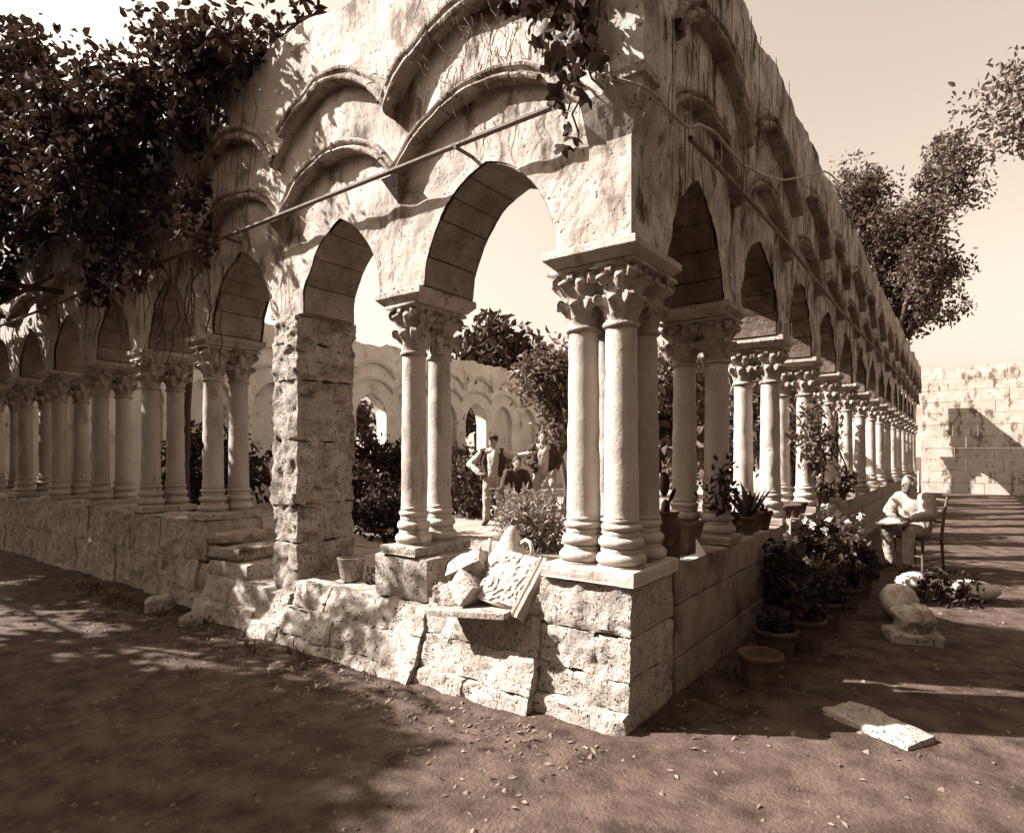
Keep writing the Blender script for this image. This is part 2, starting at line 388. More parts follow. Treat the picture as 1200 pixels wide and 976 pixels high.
def column(root, x, y, z, rot=0, k=0, sc=1):
    o = inst('column', ME_shafts[int(abs(x * 13 + y * 5)) % 4], (x, y, z), root, rot=(0, 0, rot + (math.pi / 2) * int(abs(x * 7 + y * 3))), scale=sc)
    for nm, me in (('column_base', ME_base), ('capital', ME_cap[k % 3])):
        c = bpy.data.objects.new(nm, me); S.collection.objects.link(c); c.parent = o; WL[c] = WL[o]
    return o
def slab(root, name, x0, x1, y0, y1, z0, z1, m, ch=0., seed=0, n=6, amp=.004):
    """a stone slab, lower edge chamfered inward by ch"""
    b = MB(); rows = []
    def ring(i, z):
        P = []; a, c2, d, e = x0 + i, x1 - i, y0 + i, y1 - i
        for k in range(n): P.append((a + (c2-a)*k/n, d, z))
        for k in range(n): P.append((c2, d + (e-d)*k/n, z))
        for k in range(n): P.append((c2 - (c2-a)*k/n, e, z))
        for k in range(n): P.append((a, e - (e-d)*k/n, z))
        return P
    h = z1 - z0
    rows = [ring(ch + .3*h, z0), ring(ch, z0 + .004), ring(.003, z0 + h * .5 if ch else z0 + .012), ring(.0, z0 + h * .55 if ch else z0 + h*.5), ring(0, z1 - .01), ring(.008, z1), ring(.3*h, z1 + .001)]
    b.grid(rows, True); k = 4 * n
    b.f.append(tuple(range(k))); b.f.append(tuple(range(k * 6, k * 7)))
    b.rough(amp, 9, seed)
    return obj(name, b, m, root)
def block(root, name, x0, x1, y0, y1, z0, z1, m, seed=0, n=(8, 5, 5), amp=.014, rnd=.018, batter=0., yaw=0., tilt=(0, 0), joint=False, smooth=True):
    """a rough hewn stone with worn edges"""
    b = MB(); idx = {}; c = Vector(((x0+x1)/2, (y0+y1)/2, (z0+z1)/2)); hx = Vector(((x1-x0)/2, (y1-y0)/2, (z1-z0)/2))
    rot = Euler((tilt[0], tilt[1], yaw)).to_matrix(); so = Vector((seed*.004, seed*.003, 0))
    def v(i, j, k):
        if (i, j, k) in idx: return idx[i, j, k]
        u = Vector((2*i/n[0]-1, 2*j/n[1]-1, 2*k/n[2]-1))
        p = Vector((u.x*hx.x, u.y*hx.y, u.z*hx.z))
        e = sum(1 for q in u if abs(q) > .999)
        if e >= 2: p -= Vector([math.copysign(rnd, q) if abs(q) > .999 else 0 for q in u]) * (.5 if e == 2 else .75)
        nn = Vector([q if abs(q) > .999 else 0 for q in u]).normalized()
        w_ = c + p + so
        p += nn * (noise.noise(w_ * 5) * amp + noise.noise(w_ * 14) * amp * .8 + noise.noise(w_ * 34) * amp * .5) + noise.noise_vector(w_ * 9) * amp * .4
        if joint and u.z < .999:
            q = c + p; q.y = 0; w0 = c + Vector((u.x*hx.x, u.y*hx.y, u.z*hx.z)); p = w0 - c
            if e >= 2: p.y += rnd if u.y < -.9 else 0
            if u.y < -.9: p.y += noise.noise(w0 * 3) * amp * 1.3 + noise.noise(w0 * 9) * amp * .9 + noise.noise(w0 * 24) * amp * .55 + noise.noise(w0 * 50) * amp * .3
            p.x += noise.noise(w0 * 7) * .02; p.z += noise.noise(w0 * 6 + Vector((3, 0, 0))) * .022
        if u.y < 0: p.y += batter * -.5 * (1 - u.z) * -u.y
        idx[i, j, k] = len(b.v); b.v.append(tuple(c + rot @ p)); return idx[i, j, k]
    for a in range(n[0]):
        for d in range(n[1]):
            for k in (0, n[2]): b.f.append((v(a,d,k), v(a+1,d,k), v(a+1,d+1,k), v(a,d+1,k)))
    for a in range(n[0]):
        for d in range(n[2]):
            for k in (0, n[1]): b.f.append((v(a,k,d), v(a+1,k,d), v(a+1,k,d+1), v(a,k,d+1)))
    for a in range(n[1]):
        for d in range(n[2]):
            for k in (0, n[0]): b.f.append((v(k,a,d), v(k,a+1,d), v(k,a+1,d+1), v(k,a,d+1)))
    o = obj(name, b, m, root, smooth=smooth)
    if smooth: o.data.set_sharp_from_angle(angle=rad(38))
    return o

# ------------------------------------------------------------------ the left arcade (outer face y = 0, runs towards -x)
ML = lambda a, d, z: (-a, d, z)
LA = thing('cloister_arcade', 'sunlit whitewashed arcade with a square stone pillar and broken low parapet', 'arcade', (-5, .29, -.1))
supL = [.27, 1.89, 3.35, 4.88, 6.32, 7.8, 9.3, 10.8, 12.3, 13.8]
for i in range(len(supL) - 1):
    near = i < 5
    build_bay(LA, ML, supL[i], supL[i+1], M_white, vous=(9 if near else 0), rows=(7, 6, 8) if near else (3, 2, 3), N=49 if near else 25, amp=.024, seed=i, vm=M_vous, bm=M_mould)
# columns: corner cluster, then pairs; the third support is the pillar
for k, (x, y) in enumerate(((-.145, .165), (-.405, .165), (-.145, .47), (-.405, .47))): column(LA, x, y, .835, rot=k * 1.1 * 0, k=k)
slab(LA, 'abacus', -.565, .055, -.065, .62, 2.625, 2.728, M_marble, .055, 1, 10)
slab(LA, 'plinth', -.60, .03, -.03, .64, .752, .835, M_marble, 0, 2, 10, .006)
for i in (1, 3, 4, 5, 6, 7, 8):
    x = -supL[i]; z = .82 if i < 3 else .90
    s = (2.622 - z) / CT
    for d in (.15, .43): column(LA, x, d, z, k=i, sc=(1, 1, s) if i != 1 else (.93, .93, s))
    slab(LA, 'abacus', x - .235, x + .235, -.03, .61, 2.622, 2.728, M_marbled, .05, i + 10)
    slab(LA, 'plinth', x - .19, x + .19, -.02, .60, z - .07, z, M_tufa, 0, i + 30, 8, .01)
# pillar of large stones
zz = [.30, .73, 1.07, 1.62, 2.16, 2.48, 2.728]
for k in range(6):
    j = R.random() * .015
    block(LA, 'pillar_stone', -3.515 - j, -3.165 + j, -.005 - j, .605, zz[k] + .0015, zz[k+1] - .0015, M_pillar, 50 + k, (14, 22, 18), .026, .006)
# corner pier above the abacus, with a corbelled corner shaft
def pier_face(root, Mf, w, wm):
    b = MB(); n = 7; mz = 44
    def P(a, d, z):
        q = Vector(Mf(a, d, z)); k = noise.noise(q * 2.2) * .014 + noise.noise(q * 7) * .01 + noise.noise(q * 19) * .005
        return Mf(a, d + (k if a > .02 else 0), z)
    pd = lambda z: 0 if z < 3.3 else (-.12 if z > 3.52 else -.12 * (z - 3.3) / .22)       # upper part corbels out with the wall
    zs = [ZS + (5.05 - ZS) * j / mz for j in range(mz + 1)]
    b.grid([[P(pd(z) + (w - pd(z)) * i / n, pd(z), z) for i in range(n + 1)] for z in zs])
    b.grid([[P(w, pd(z) + d, z) for d in (0, .05, .16)] for z in zs])
    b.quad(Mf(-.12, -.12, 5.05), Mf(w, -.12, 5.05), Mf(w, .4, 5.05), Mf(-.12, .4, 5.05))
    b.quad(Mf(0, 0, ZS), Mf(w, 0, ZS), Mf(w, .4, ZS), Mf(0, .4, ZS))
    obj('pier_face', b, wm, root, fixn=False)
pier_face(LA, ML, .27, M_white)
b = MB(); b.box(-.06, .145, -.145, .06, 3.6, 4.9); b.rough(.004, 6); obj('corner_shaft', b, M_streak, LA)
b = MB()
for r0, r1, z0, z1 in ((.03, .06, 3.42, 3.49), (.06, .09, 3.49, 3.55), (.105, .105, 3.55, 3.598)):
    cx = .043; lo, hi = r0, r1
    b.add([(cx-lo,-.043-lo,z0),(cx+lo,-.043-lo,z0),(cx+lo,-.043+lo,z0),(cx-lo,-.043+lo,z0),(cx-hi,-.043-hi,z1),(cx+hi,-.043-hi,z1),(cx+hi,-.043+hi,z1),(cx-hi,-.043+hi,z1)], [(3,2,1,0),(4,5,6,7),(0,1,5,4),(1,2,6,5),(2,3,7,6),(3,0,4,7)])
obj('corbel', b, M_pillar, LA)
for i in range(1, 5):                                              # corbels where the blind arches meet
    x = -supL[i]; b = MB()
    b.add([(x-.015,.0,3.38),(x+.015,.0,3.38),(x+.015,.06,3.38),(x-.015,.06,3.38),(x-.09,-.10,3.54),(x+.09,-.10,3.54),(x+.09,.06,3.54),(x-.09,.06,3.54)], [(3,2,1,0),(4,5,6,7),(0,1,5,4),(1,2,6,5),(2,3,7,6),(3,0,4,7)])
    b.rough(.008, 8, i); obj('corbel', b, M_vous, LA)
# parapet: courses of rough stones (x from, x to, z from, z to, front y, wanted length)
def courses(root, x0, x1, levels, m, ln, seed, back=.56, bat=.06):
    rr = random.Random(seed)
    for li, (z0, z1, yf) in enumerate(levels):
        x = x0 + (rr.random() * .1 if li % 2 else 0); e = [x0]
        while x < x1 - ln * .7:
            x += ln * (.7 + .6 * rr.random())
            if x < x1 - ln * .35: e.append(x)
        e.append(x1)
        for a, c in zip(e, e[1:]):
            j = (rr.random() - .5) * .03; t = (rr.random() - .5) * .03 if li == 0 else 0
            block(root, 'parapet_stone', a + .0015, c - .0015, yf + j, back, z0 + .0015, z1 - .0015 + t, m, rr.random() * 90, (max(6, int((c-a)/.025)), 6, max(6, int((z1-z0)/.025))), .026, .005, bat, joint=True)
courses(LA, -.62, -.0, [(.46, .75, .0)], M_tufa, 1.2, 3, back=.62, bat=.0)
courses(LA, -.62, -.0, [(.22, .46, -.0), (.05, .22, -.012), (-.16, .05, -.06)], M_tufa, .46, 4, back=.62, bat=.012)
courses(LA, -1.57, -.62, [(.25, .47, -.01), (.03, .25, -.07), (-.16, .03, -.14)], M_tufa, .56, 5, bat=.05)
block(LA, 'pedestal', -2.17, -1.60, -.005, .60, .43, .748, M_pillar, 77, (10, 10, 8), .008, .012)
courses(LA, -3.16, -1.57, [(.22, .43, -.01), (.02, .22, -.10), (-.16, .02, -.20)], M_tufa, .55, 8, bat=.09)
courses(LA, -3.60, -3.16, [(.06, .31, -.09), (-.16, .06, -.2)], M_tufa, .40, 12, bat=.08)
courses(LA, -4.62, -3.60, [(.10, .30, -.02), (-.16, .10, -.16)], M_tufa, .5, 9, bat=.08)
block(LA, 'parapet_stone', -4.66, -4.10, -.03, .50, .47, .60, M_pillar, 21, (9, 8, 5), .012, .02, 0, .05)
block(LA, 'parapet_stone', -4.66, -3.95, -.02, .52, .305, .465, M_tufa, 22, (10, 8, 5), .014, .02)
block(LA, 'parapet_stone', -4.70, -4.42, -.01, .50, .605, .72, M_pillar, 23, (6, 8, 4), .012, .02)
block(LA, 'pedestal', -5.20, -4.66, -.015, .60, .42, .828, M_pillar, 78, (9, 10, 8), .01, .02, .03)
courses(LA, -5.24, -4.62, [(.12, .42, -.03), (-.16, .12, -.06)], M_tufa, .34, 15, bat=.03)
courses(LA, -14, -5.24, [(.40, .83, .0), (-.16, .40, -.01)], M_tufa, .8, 16, bat=.0)

# ------------------------------------------------------------------ the right arcade (outer face x = 0, runs towards +y)
MR = lambda a, d, z: (-d, a, z)
RA = thing('cloister_arcade', 'long shaded streaked arcade of paired columns receding beside the flower pots', 'arcade', (-.29, 13, -.1))
supR = [.36] + [1.93 + 1.735 * i for i in range(15)]
for i in range(15):
    near = i < 5
    build_bay(RA, MR, supR[i], supR[i+1], M_streak, vous=(9 if near else 0), rows=(7, 6, 8) if i < 6 else (3, 2, 3), N=49 if near else 25, amp=.026, seed=40 + i, vm=M_soffit_shade, bm=M_mould)
pier_face(RA, MR, .36, M_streak)
for i in range(1, 16):
    y = supR[i]; z = .84
    for d in (.15, .43): column(RA, -d, y, z, k=i, sc=(1, 1, (2.622 - z) / CT))
    slab(RA, 'abacus', -.61, .03, y - .235, y + .235, 2.622, 2.728, M_marbled, .05, i + 60)
    slab(RA, 'plinth', -.60, .012, y - .17, y + .17, .775, .84, M_parR, 0, i + 80, 6, .006)
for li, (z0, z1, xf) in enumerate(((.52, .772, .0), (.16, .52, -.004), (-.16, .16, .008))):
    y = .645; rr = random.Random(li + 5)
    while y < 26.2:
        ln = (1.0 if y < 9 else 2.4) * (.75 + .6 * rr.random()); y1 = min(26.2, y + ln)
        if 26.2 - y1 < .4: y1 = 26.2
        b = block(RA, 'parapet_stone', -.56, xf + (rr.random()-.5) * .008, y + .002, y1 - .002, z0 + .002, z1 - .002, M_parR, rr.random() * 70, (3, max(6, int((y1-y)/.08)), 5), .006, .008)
        y = y1

# ------------------------------------------------------------------ the two far sides of the garden
MFAR = lambda a, d, z: (-13.8 - d, a, z)
FA = thing('cloister_arcade', 'far walled-up arcade with blind interlaced arches across the garden', 'arcade', (-14.1, 13, -.1))
supF = [.4 + 1.72 * i for i in range(16)]
for i in range(15):
    build_bay(FA, MFAR, supF[i], supF[i+1], M_court, vous=0, rows=(4, 3, 5), N=31, amp=.025, seed=90 + i, vm=M_court)
    if i not in (5, 8):
        b = MB(); b.grid([[(-13.8 - .22 + noise.noise(Vector((y, z, 3)) * 2) * .03, y, z) for y in [supF[i] + .1 + (1.52) * k / 10 for k in range(11)]] for z in [-.1 + 3.75 * k / 16 for k in range(17)]])
        obj('infill_wall', b, M_court, FA, fixn=False)
    else:
        b = MB(); b.box(-14.3, -13.85, supF[i] + .15, supF[i+1] - .15, -.1, .9); b.rough(.01, 4); obj('parapet_stone', b, M_court, FA)
for i in range(16):
    b = MB(); b.box(-14.32, -13.84, supF[i] - .25, supF[i] + .25, -.1, ZS + .005); b.rough(.02, 3, i); obj('pier', b, M_court, FA)
MEND = lambda a, d, z: (-a, 27.2 + d, z)
EA = thing('cloister_arcade', 'distant arcade closing the end of the garden behind the citrus trees', 'arcade', (-7, 27.5, -.1))
supE = [.4 + 1.72 * i for i in range(9)]
for i in range(8):
    build_bay(EA, MEND, supE[i], supE[i+1], M_court, vous=0, rows=(2, 2, 3), N=25, amp=.02, bands=True, seed=120 + i, vm=M_court)
for i in range(9):
    for d in (.15, .43): column(EA, -supE[i], 27.2 + d, .84, k=i, sc=(1, 1, (2.622 - .84) / CT))
    slab(EA, 'abacus', -supE[i] - .235, -supE[i] + .235, 27.17, 27.81, 2.622, 2.728, M_marbled, .05, i + 160)
b = MB(); b.box(-14.2, 0, 27.2, 27.78, -.1, .83); obj('parapet', b, M_court, EA)

# sunlit ashlar wall at the end of the walk
GW = thing('garden_wall', 'bright sunlit ashlar wall closing the far end of the walk', 'wall', (5, 27.4, -.1))
rr = random.Random(4)
for k in range(11):
    z = -.1 + k * .47; x = .08
    while x < 11:
        l = .8 + .8 * rr.random(); b = MB(); x1 = min(11, x + l)
        if True:
            j = rr.random() * .02; b.box(x + .008, x1 - .008, 27.25 - j, 27.7, z + .006, z + .465); obj('ashlar_block', b, M_white, GW)
        x = x1

# ------------------------------------------------------------------ plants
def leaf_quad(mb, p, s, rr, up=.3, asp=.5):
    d = Vector((rr.gauss(0, 1), rr.gauss(0, 1), rr.gauss(0, 1) - .3)).normalized()
    n = Vector((rr.gauss(0, 1), rr.gauss(0, 1), rr.gauss(0, 1) + up)); s1 = d.cross(n)
    if s1.length < 1e-3: return
    s1.normalize(); n2 = s1.cross(d) * (.12 * s)
    p = Vector(p); h = s1*s*asp*.5; mb.add([p, p + d*s*.25 + h*.85 + n2, p + d*s*.62 + h*.8 + n2, p + d*s - n2*.8, p + d*s*.62 - h*.8 + n2, p + d*s*.25 - h*.85 + n2], [(0, 1, 2, 3), (0, 3, 4, 5)])
def cloud(mb, c, rad3, clumps, per, spread, size, rr, shell=.55, asp=.5, lobes=None):
    cs = []
    for k in range(clumps):
        while True:
            u = Vector((rr.uniform(-1, 1), rr.uniform(-1, 1), rr.uniform(-1, 1)))
            if shell < u.length + .35 * rr.random() and u.length < 1: break
        if lobes:
            lo = lobes[rr.randrange(len(lobes))]; u = lo[0] + u * lo[1]
        q = Vector((c[0] + u.x*rad3[0], c[1] + u.y*rad3[1], c[2] + u.z*rad3[2])); cs.append(q)
        sp = spread * (.6 + .8 * rr.random())
        for i in range(per):
            leaf_quad(mb, q + Vector([max(-1.7, min(1.7, rr.gauss(0, 1))) * sp for _ in range(3)]), size * (.45 + 1.0 * rr.random()), rr, asp=asp)
    return cs
def tree(name, label, base, c, rad3, clumps, per, spread, size, m, tr=.12, seed=0, group=None, limbs=9, cat='tree', shell=.45):
    rr = random.Random(seed); t = thing(name, label, cat, base, group)
    mb = MB(); lobes = [(Vector((rr.uniform(-.66, .66), rr.uniform(-.66, .66), rr.uniform(-.64, .64))), rr.uniform(.28, .52)) for k in range(14)]
    cs = cloud(mb, c, rad3, clumps, per, spread, size, rr, shell, lobes=lobes)
    b = MB(); base = Vector(base); c = Vector(c)
    fork = base.lerp(c, .55) + Vector((rr.gauss(0, .05), rr.gauss(0, .05), -.1 * rad3[2]))
    b.tube([base, base.lerp(fork, .4) + Vector((rr.gauss(0, tr*.5), rr.gauss(0, tr*.5), 0)), fork], [tr*1.25, tr, tr*.75], 9)
    for q in rr.sample(cs, min(limbs, len(cs))):
        mid = fork.lerp(q, .5) + Vector((rr.gauss(0, .1), rr.gauss(0, .1), .1)) * rad3[0] * .4
        b.tube([fork, mid, q], [tr*.5, tr*.3, tr*.1], 6)
    obj('trunk', b, M_bark, t, True); obj('crown', mb, m, t, fixn=False)
    return t
# trees beyond the walls
tree('tree', 'dense dark tree rising behind the far garden wall beneath the hill', (-19.2, 21.5, -.1), (-19.2, 21.5, 5.4), (2.4, 3.4, 2.8), 90, 60, .5, .5, M_leafd, .3, 11)
tree('tree', 'lower dark tree behind the far garden wall beside the citrus crown', (-18.6, 26.6, -.1), (-18.6, 26.6, 4.8), (2.6, 3.4, 2.6), 80, 60, .5, .5, M_leafd, .3, 12)
tree('tree', 'pale dusty tree behind the far garden wall next to the corner columns', (-16.6, 29.8, -.1), (-16.6, 29.8, 4.6), (2.4, 2.6, 2.6), 80, 60, .5, .45, M_leaf, .3, 13)
tree('tree', 'broad leafy tree standing behind the end of the shaded arcade', (-1.5, 31.5, -.1), (-1.3, 31.5, 11.2), (3.5, 3.2, 5.2), 330, 90, .34, .22, M_leaf, .35, 14, limbs=16, shell=.3)
tree('tree', 'tree with drooping branches leaning over the walk against open sky', (6.6, 15.5, -.1), (4.4, 14.6, 9.6), (2.6, 2.4, 1.9), 280, 80, .26, .14, M_leaf, .2, 15, limbs=16, shell=.2)
for k, (x, y, z, r) in enumerate(((7.8, -1.5, 3.6, 2.4), (8.2, 3.2, 3.8, 2.4), (7.6, 9.2, 4.2, 2.6), (5.6, -6.4, 4.4, 2.8), (.8, -8.6, 4.6, 2.8), (-5.0, -8.8, 4.2, 2.9), (-10.2, -7.4, 4.2, 2.8), (-16.5, -3.5, 4.0, 2.6))):  # unseen trees, added to block sky light and deepen the shade
    tree('added_screen_tree', ['dense added tree screening the sky opposite the corner pier', 'dense added tree screening the sky across the walk from the first flower pots', 'dense added tree screening the sky across the walk from the sketching man', 'added sky-screening tree standing diagonally off the corner pier', 'added sky-screening tree facing the first sunlit arch across the walk', 'added sky-screening tree opposite the square pillar across the walk', 'added sky-screening tree beyond the posts of the vine pergola', 'added sky-screening tree closing the shady end of the pergola'][k], (x, y, -.1), (x, y, z), (r, r * .95, 3.6), 150, 45, .4, .38, M_leafd, .2, 500 + k, 'added sky-screening trees beyond the walks', limbs=8, shell=.5)
for k, y in enumerate((9.6, 15.6)):
    tree('tree', ['low dark tree behind the first open far arch', 'low dark tree behind the open far arch by the men'][k], (-17.6, y + 1.2, -.1), (-17.6, y + 1.2, 2.2), (1.3, 2.2, 1.9), 60, 50, .35, .3, M_leafd, .15, 90 + k)
# citrus trees in the garden
for k, (x, y, z, r, sd_) in enumerate(((-5.9, 8.8, 2.75, 1.05, 1), (-2.5, 6.2, 2.0, 1.05, 2), (-2.3, 8.8, 2.3, 1.2, 3), (-3.6, 11.6, 2.5, 1.4, 4), (-2.2, 14.5, 2.5, 1.4, 5), (-3.2, 18.5, 2.6, 1.5, 6), (-7.4, 14.6, 2.3, 1.2, 7), (-2.4, 22.5, 2.6, 1.5, 8))):
    lab = ['citrus tree with glossy leaves and pale trunk behind the two standing men', 'low bushy citrus tree just behind the dark column pair next the corner', 'round citrus tree in the garden behind the first flower pots',
           'citrus tree in the middle of the garden behind the corner columns', 'citrus tree seen through the lit paired columns', 'tall citrus tree near the far end of the garden', 'citrus tree standing before the far walled-up arches', 'last citrus tree before the end arcade'][k]
    tree('citrus_tree', lab, (x, y, .13), (x, y, z), (r, r, r * 1.05), 75, 60, .2, .16 if y < 10 else .22, M_leaf, .07, 20 + sd_, 'citrus trees in the garden', limbs=8, shell=.3)
def bush(name, label, c, rad3, clumps, per, spread, size, m, seed, group=None, asp=.5, cat='shrub'):
    rr = random.Random(seed); mb = MB(); t = thing(name, label, cat, (c[0], c[1], c[2] - rad3[2]), group)
    cs = cloud(mb, c, rad3, clumps, per, spread, size, rr, .2, asp)
    st = MB()
    for q in cs[::3]: st.tube([(c[0] + rr.gauss(0, .1)*rad3[0], c[1] + rr.gauss(0, .1)*rad3[1], c[2] - rad3[2] - .02), Vector(c).lerp(q, .5), q], [.014, .01, .004], 5)
    obj('stem', st, M_bark, t); obj('foliage', mb, m, t, fixn=False); return t
bush('shrub', 'dark shrub in the garden between the pillar and the column pair', (-6.0, 3.9, .55), (.8, .7, .45), 45, 50, .12, .13, M_leafd, 31)
bush('shrub', 'dark undergrowth behind the square pillar', (-8.2, 4.2, .7), (1.1, .9, .6), 45, 50, .14, .15, M_leafd, 32)
bush('shrub', 'pale feathery shrub in front of the men, behind the leaning relief', (-3.55, 4.1, .52), (.62, .5, .42), 50, 60, .10, .09, M_leafl, 33, asp=.3)
bush('shrub', 'dark leafy shrub beside the standing man in the cap', (-7.4, 7.2, .75), (.9, .8, .65), 45, 50, .14, .14, M_leaf, 34)
bush('shrub', 'shaded shrub growing at the foot of the far wall', (-12.6, 9.0, .95), (.9, 1.6, .9), 50, 50, .2, .2, M_leafd, 35)
bush('shrub', 'second shaded shrub along the foot of the far wall', (-12.6, 13.5, .85), (.9, 1.8, .75), 50, 50, .2, .2, M_leaf, 36)
bush('shrub', 'ivy-like bush seen through the broken opening beside the pillar', (-8.9, 2.2, 1.1), (1.0, .7, 1.0), 50, 50, .16, .14, M_leafd, 37)

# ------------------------------------------------------------------ vines, creepers and dead stems
vl = MB()                                                          # one lobed vine leaf, 1 unit long, shared
pts = []
for k in range(30):
    th = -math.pi / 2 + 2 * math.pi * (k + .5) / 30; u = th - math.pi / 2
    r = (.30 + .24 * abs(math.cos(2.5 * u)) ** .7) * (1 + .06 * math.sin(k * 2.4)) * (.75 if abs(abs(u) - math.pi) < .35 else 1)
    pts.append((r * math.cos(th), .42 + r * math.sin(th)))
vl.add([(x, y, -.9 * x * x + .10 * math.sin(y * 5) - .25 * (y - .5) ** 2) for x, y in pts] + [(0, .40, .05)], [(30, i, (i + 1) % 30) for i in range(30)])
ME_vleaf = mesh_of('leaf', vl, M_leafd, True)
def vine_leaf(parent, p, s, rr):
    e = Euler((rr.uniform(.7, 2.2), rr.gauss(0, .5), rr.uniform(0, 6.28)))
    return inst('leaf', ME_vleaf, p, parent, rot=e, scale=s)
rr = random.Random(71)
V = thing('vine', 'leafy vine hanging down the lit face at the cloister corner', 'vine', (-.35, -.1, 3.0))
st = MB()
for k in range(16):
    x = -.12 - .5 * rr.random(); z0 = 4.55 + .4 * rr.random(); ln = .3 + 1.15 * rr.random() * (1 if -.5 < x else .5)
    P_ = [Vector((x, -.04, z0))]
    while z0 - P_[-1].z < ln: P_.append(P_[-1] + Vector((rr.gauss(0, .05), rr.gauss(-.006, .02), -.09)))
    P_ = [Vector((p.x, min(p.y - .12, -.175), p.z)) for p in P_]
    st.tube(P_, .006, 5)
    for p in P_:
        for q in range(2):
            vine_leaf(V, p + Vector((rr.gauss(0, .05), -.03 - .06 * rr.random(), rr.gauss(0, .05))), .075 + .055 * rr.random(), rr)
obj('stem', st, M_bark, V)
V2 = thing('vine', 'great dark mass of vine foliage overhanging the far end of the sunlit arcade', 'vine', (-6.9, .85, .1))
mb = MB(); rr = random.Random(5)
cs = cloud(mb, (-4.75, -.40, 5.0), (.95, .35, .50), 38, 85, .11, .08, rr, 0, .75)
cs += cloud(mb, (-6.0, -.65, 4.75), (1.3, .5, .85), 56, 80, .13, .085, rr, 0, .75)
cs += cloud(mb, (-7.9, -.8, 5.3), (1.7, .6, 1.25), 85, 80, .15, .09, rr, 0, .75)
cs += cloud(mb, (-9.6, -.8, 5.2), (1.6, .6, 1.3), 70, 85, .15, .10, rr, 0, .75)
cs += cloud(mb, (-4.0, -.25, 5.15), (.7, .25, .3), 14, 70, .10, .08, rr, 0, .75)
for k in range(15):                                                # hanging streamers
    x = -4.3 - 2.6 * rr.random(); z = 4.15; l = .25 + .8 * rr.random() ** 1.5; y = -.18 - .3 * rr.random()
    for i in range(int(l * 60)):
        leaf_quad(mb, (x + rr.gauss(0, .05), y + rr.gauss(0, .04), z - l * rr.random() ** .8), .09, rr, asp=.8)
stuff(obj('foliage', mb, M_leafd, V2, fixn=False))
b = MB(); b.tube(smooth_path([(-6.9, .85, .1), (-6.85, .8, 1.4), (-6.7, .78, 2.8), (-6.5, .80, 4.2), (-6.3, .6, 5.15), (-6.1, .0, 5.2), (-6.0, -.35, 4.3)], 4), [.06 - .0014 * i for i in range(25)], 8)
for q in cs[::14]: b.tube([(-6.0, -.35, 4.0), Vector((-6.0, -.4, 4.1)).lerp(q, .5) + Vector((0, 0, .15)), q], [.025, .016, .006], 6)
for k in range(26):                                                # bare twigs
    x = -4.0 - 3.2 * rr.random(); p = Vector((x, -.1, 3.0 + .9 * rr.random())); L_ = [p]
    for i in range(5): L_.append(L_[-1] + Vector((rr.gauss(0, .06), rr.gauss(0, .03) - .01, -.10 - .08 * rr.random())))
    b.tube(L_, [.008, .007, .006, .005, .004, .003], 5)
obj('stem', b.rough(.01, 4), M_bark, V2)
# bare branch running from the corner along the shaded wall
BR = thing('vine_branch', 'pale bare vine branch trailing across the shaded wall from the corner', 'branch', (.1, .6, 3.4))
pb = smooth_path([(-.30, -.2, 3.86), (-.19, -.2, 3.66), (-.02, -.2, 3.54), (.16, -.05, 3.46), (.17, .35, 3.46), (.17, .82, 3.64), (.17, 1.6, 3.70), (.2, 2.6, 3.95), (.2, 3.8, 4.44), (.2, 4.9, 4.88), (.1, 6.6, 5.35), (.04, 7.8, 5.7)]); b = MB(); b.tube(pb, [.0105 - .004 * abs(i / len(pb) - .5) for i in range(len(pb))], 8)
b.rough(.012, 5); obj('branch', b, M_branch, BR, True)
rr = random.Random(9)
for k in range(9):
    p = pb[8 + k * 4]; L_ = [p]; b = MB(); sg = rr.choice((-1, 1))
    for i in range(4): L_.append(L_[-1] + Vector((rr.gauss(.01, .015), rr.gauss(0, .05), sg * .05)))
    b.tube(L_, [.005, .0045, .004, .003, .002], 5); obj('twig', b, M_branch, BR)
def creeper(name, label, n, pos, ln, m, seed, wander=.03, r=.004):
    rr = random.Random(seed); b = MB(); c = None
    for k in range(n):
        p = Vector(pos(rr)); L_ = [p]; t = ln * (.4 + .9 * rr.random()); q = 6
        for i in range(q): L_.append(L_[-1] + Vector((rr.gauss(0, wander) * pos.ax[0], rr.gauss(0, wander) * pos.ax[1], -t / q)))
        b.tube(L_, [r * (1 - .7 * i / q) for i in range(q + 1)], 4)
    o = obj(name, b, m); tag(o, label, 'creeper'); return stuff(o)
f1 = lambda r: (-.55 - 1.0 * r.random(), -.165 - .02 * r.random(), 3.95 + .75 * r.random()); 
class PF:
    def __init__(s, f, ax): s.f = f; s.ax = ax
    def __call__(s, r): return s.f(r)
creeper('dry_creeper', 'straw-like dead stems clinging to the lit wall above the first arch', 60, PF(f1, (1, .1)), .36, M_wood, 3, .03, .003)
creeper('dry_creeper', 'thin dead tendrils trailing down the shaded streaked wall', 110, PF(lambda r: (.15 + .03 * r.random(), .15 + 11 * r.random() ** 1.5, 3.3 + 1.75 * r.random()), (.1, 1)), .8, M_wood, 4, .02, .0035)
creeper('dry_creeper', 'dead tendrils hanging over the arches beside the dark vine foliage', 110, PF(lambda r: (-3.5 - 3.8 * r.random(), -.165 - .03 * r.random(), 3.6 + 1.9 * r.random()), (1, .1)), .8, M_wood, 6, .03, .005)
rr = random.Random(44); b = MB()
for k in range(420):
    if rr.random() < .5: p = Vector((-rr.random() * 9, .1 + .4 * rr.random(), 5.0))
    else: p = Vector((-.1 - .4 * rr.random(), rr.random() * 16, 5.0))
    p.z = top_z((p.x, 0, 5)) - .06 if p.y < .55 else 4.98
    for i in range(5): leaf_quad(b, p + Vector((rr.gauss(0, .04), rr.gauss(0, .04), .03 * i)), .10 + .08 * rr.random(), rr, asp=.25)
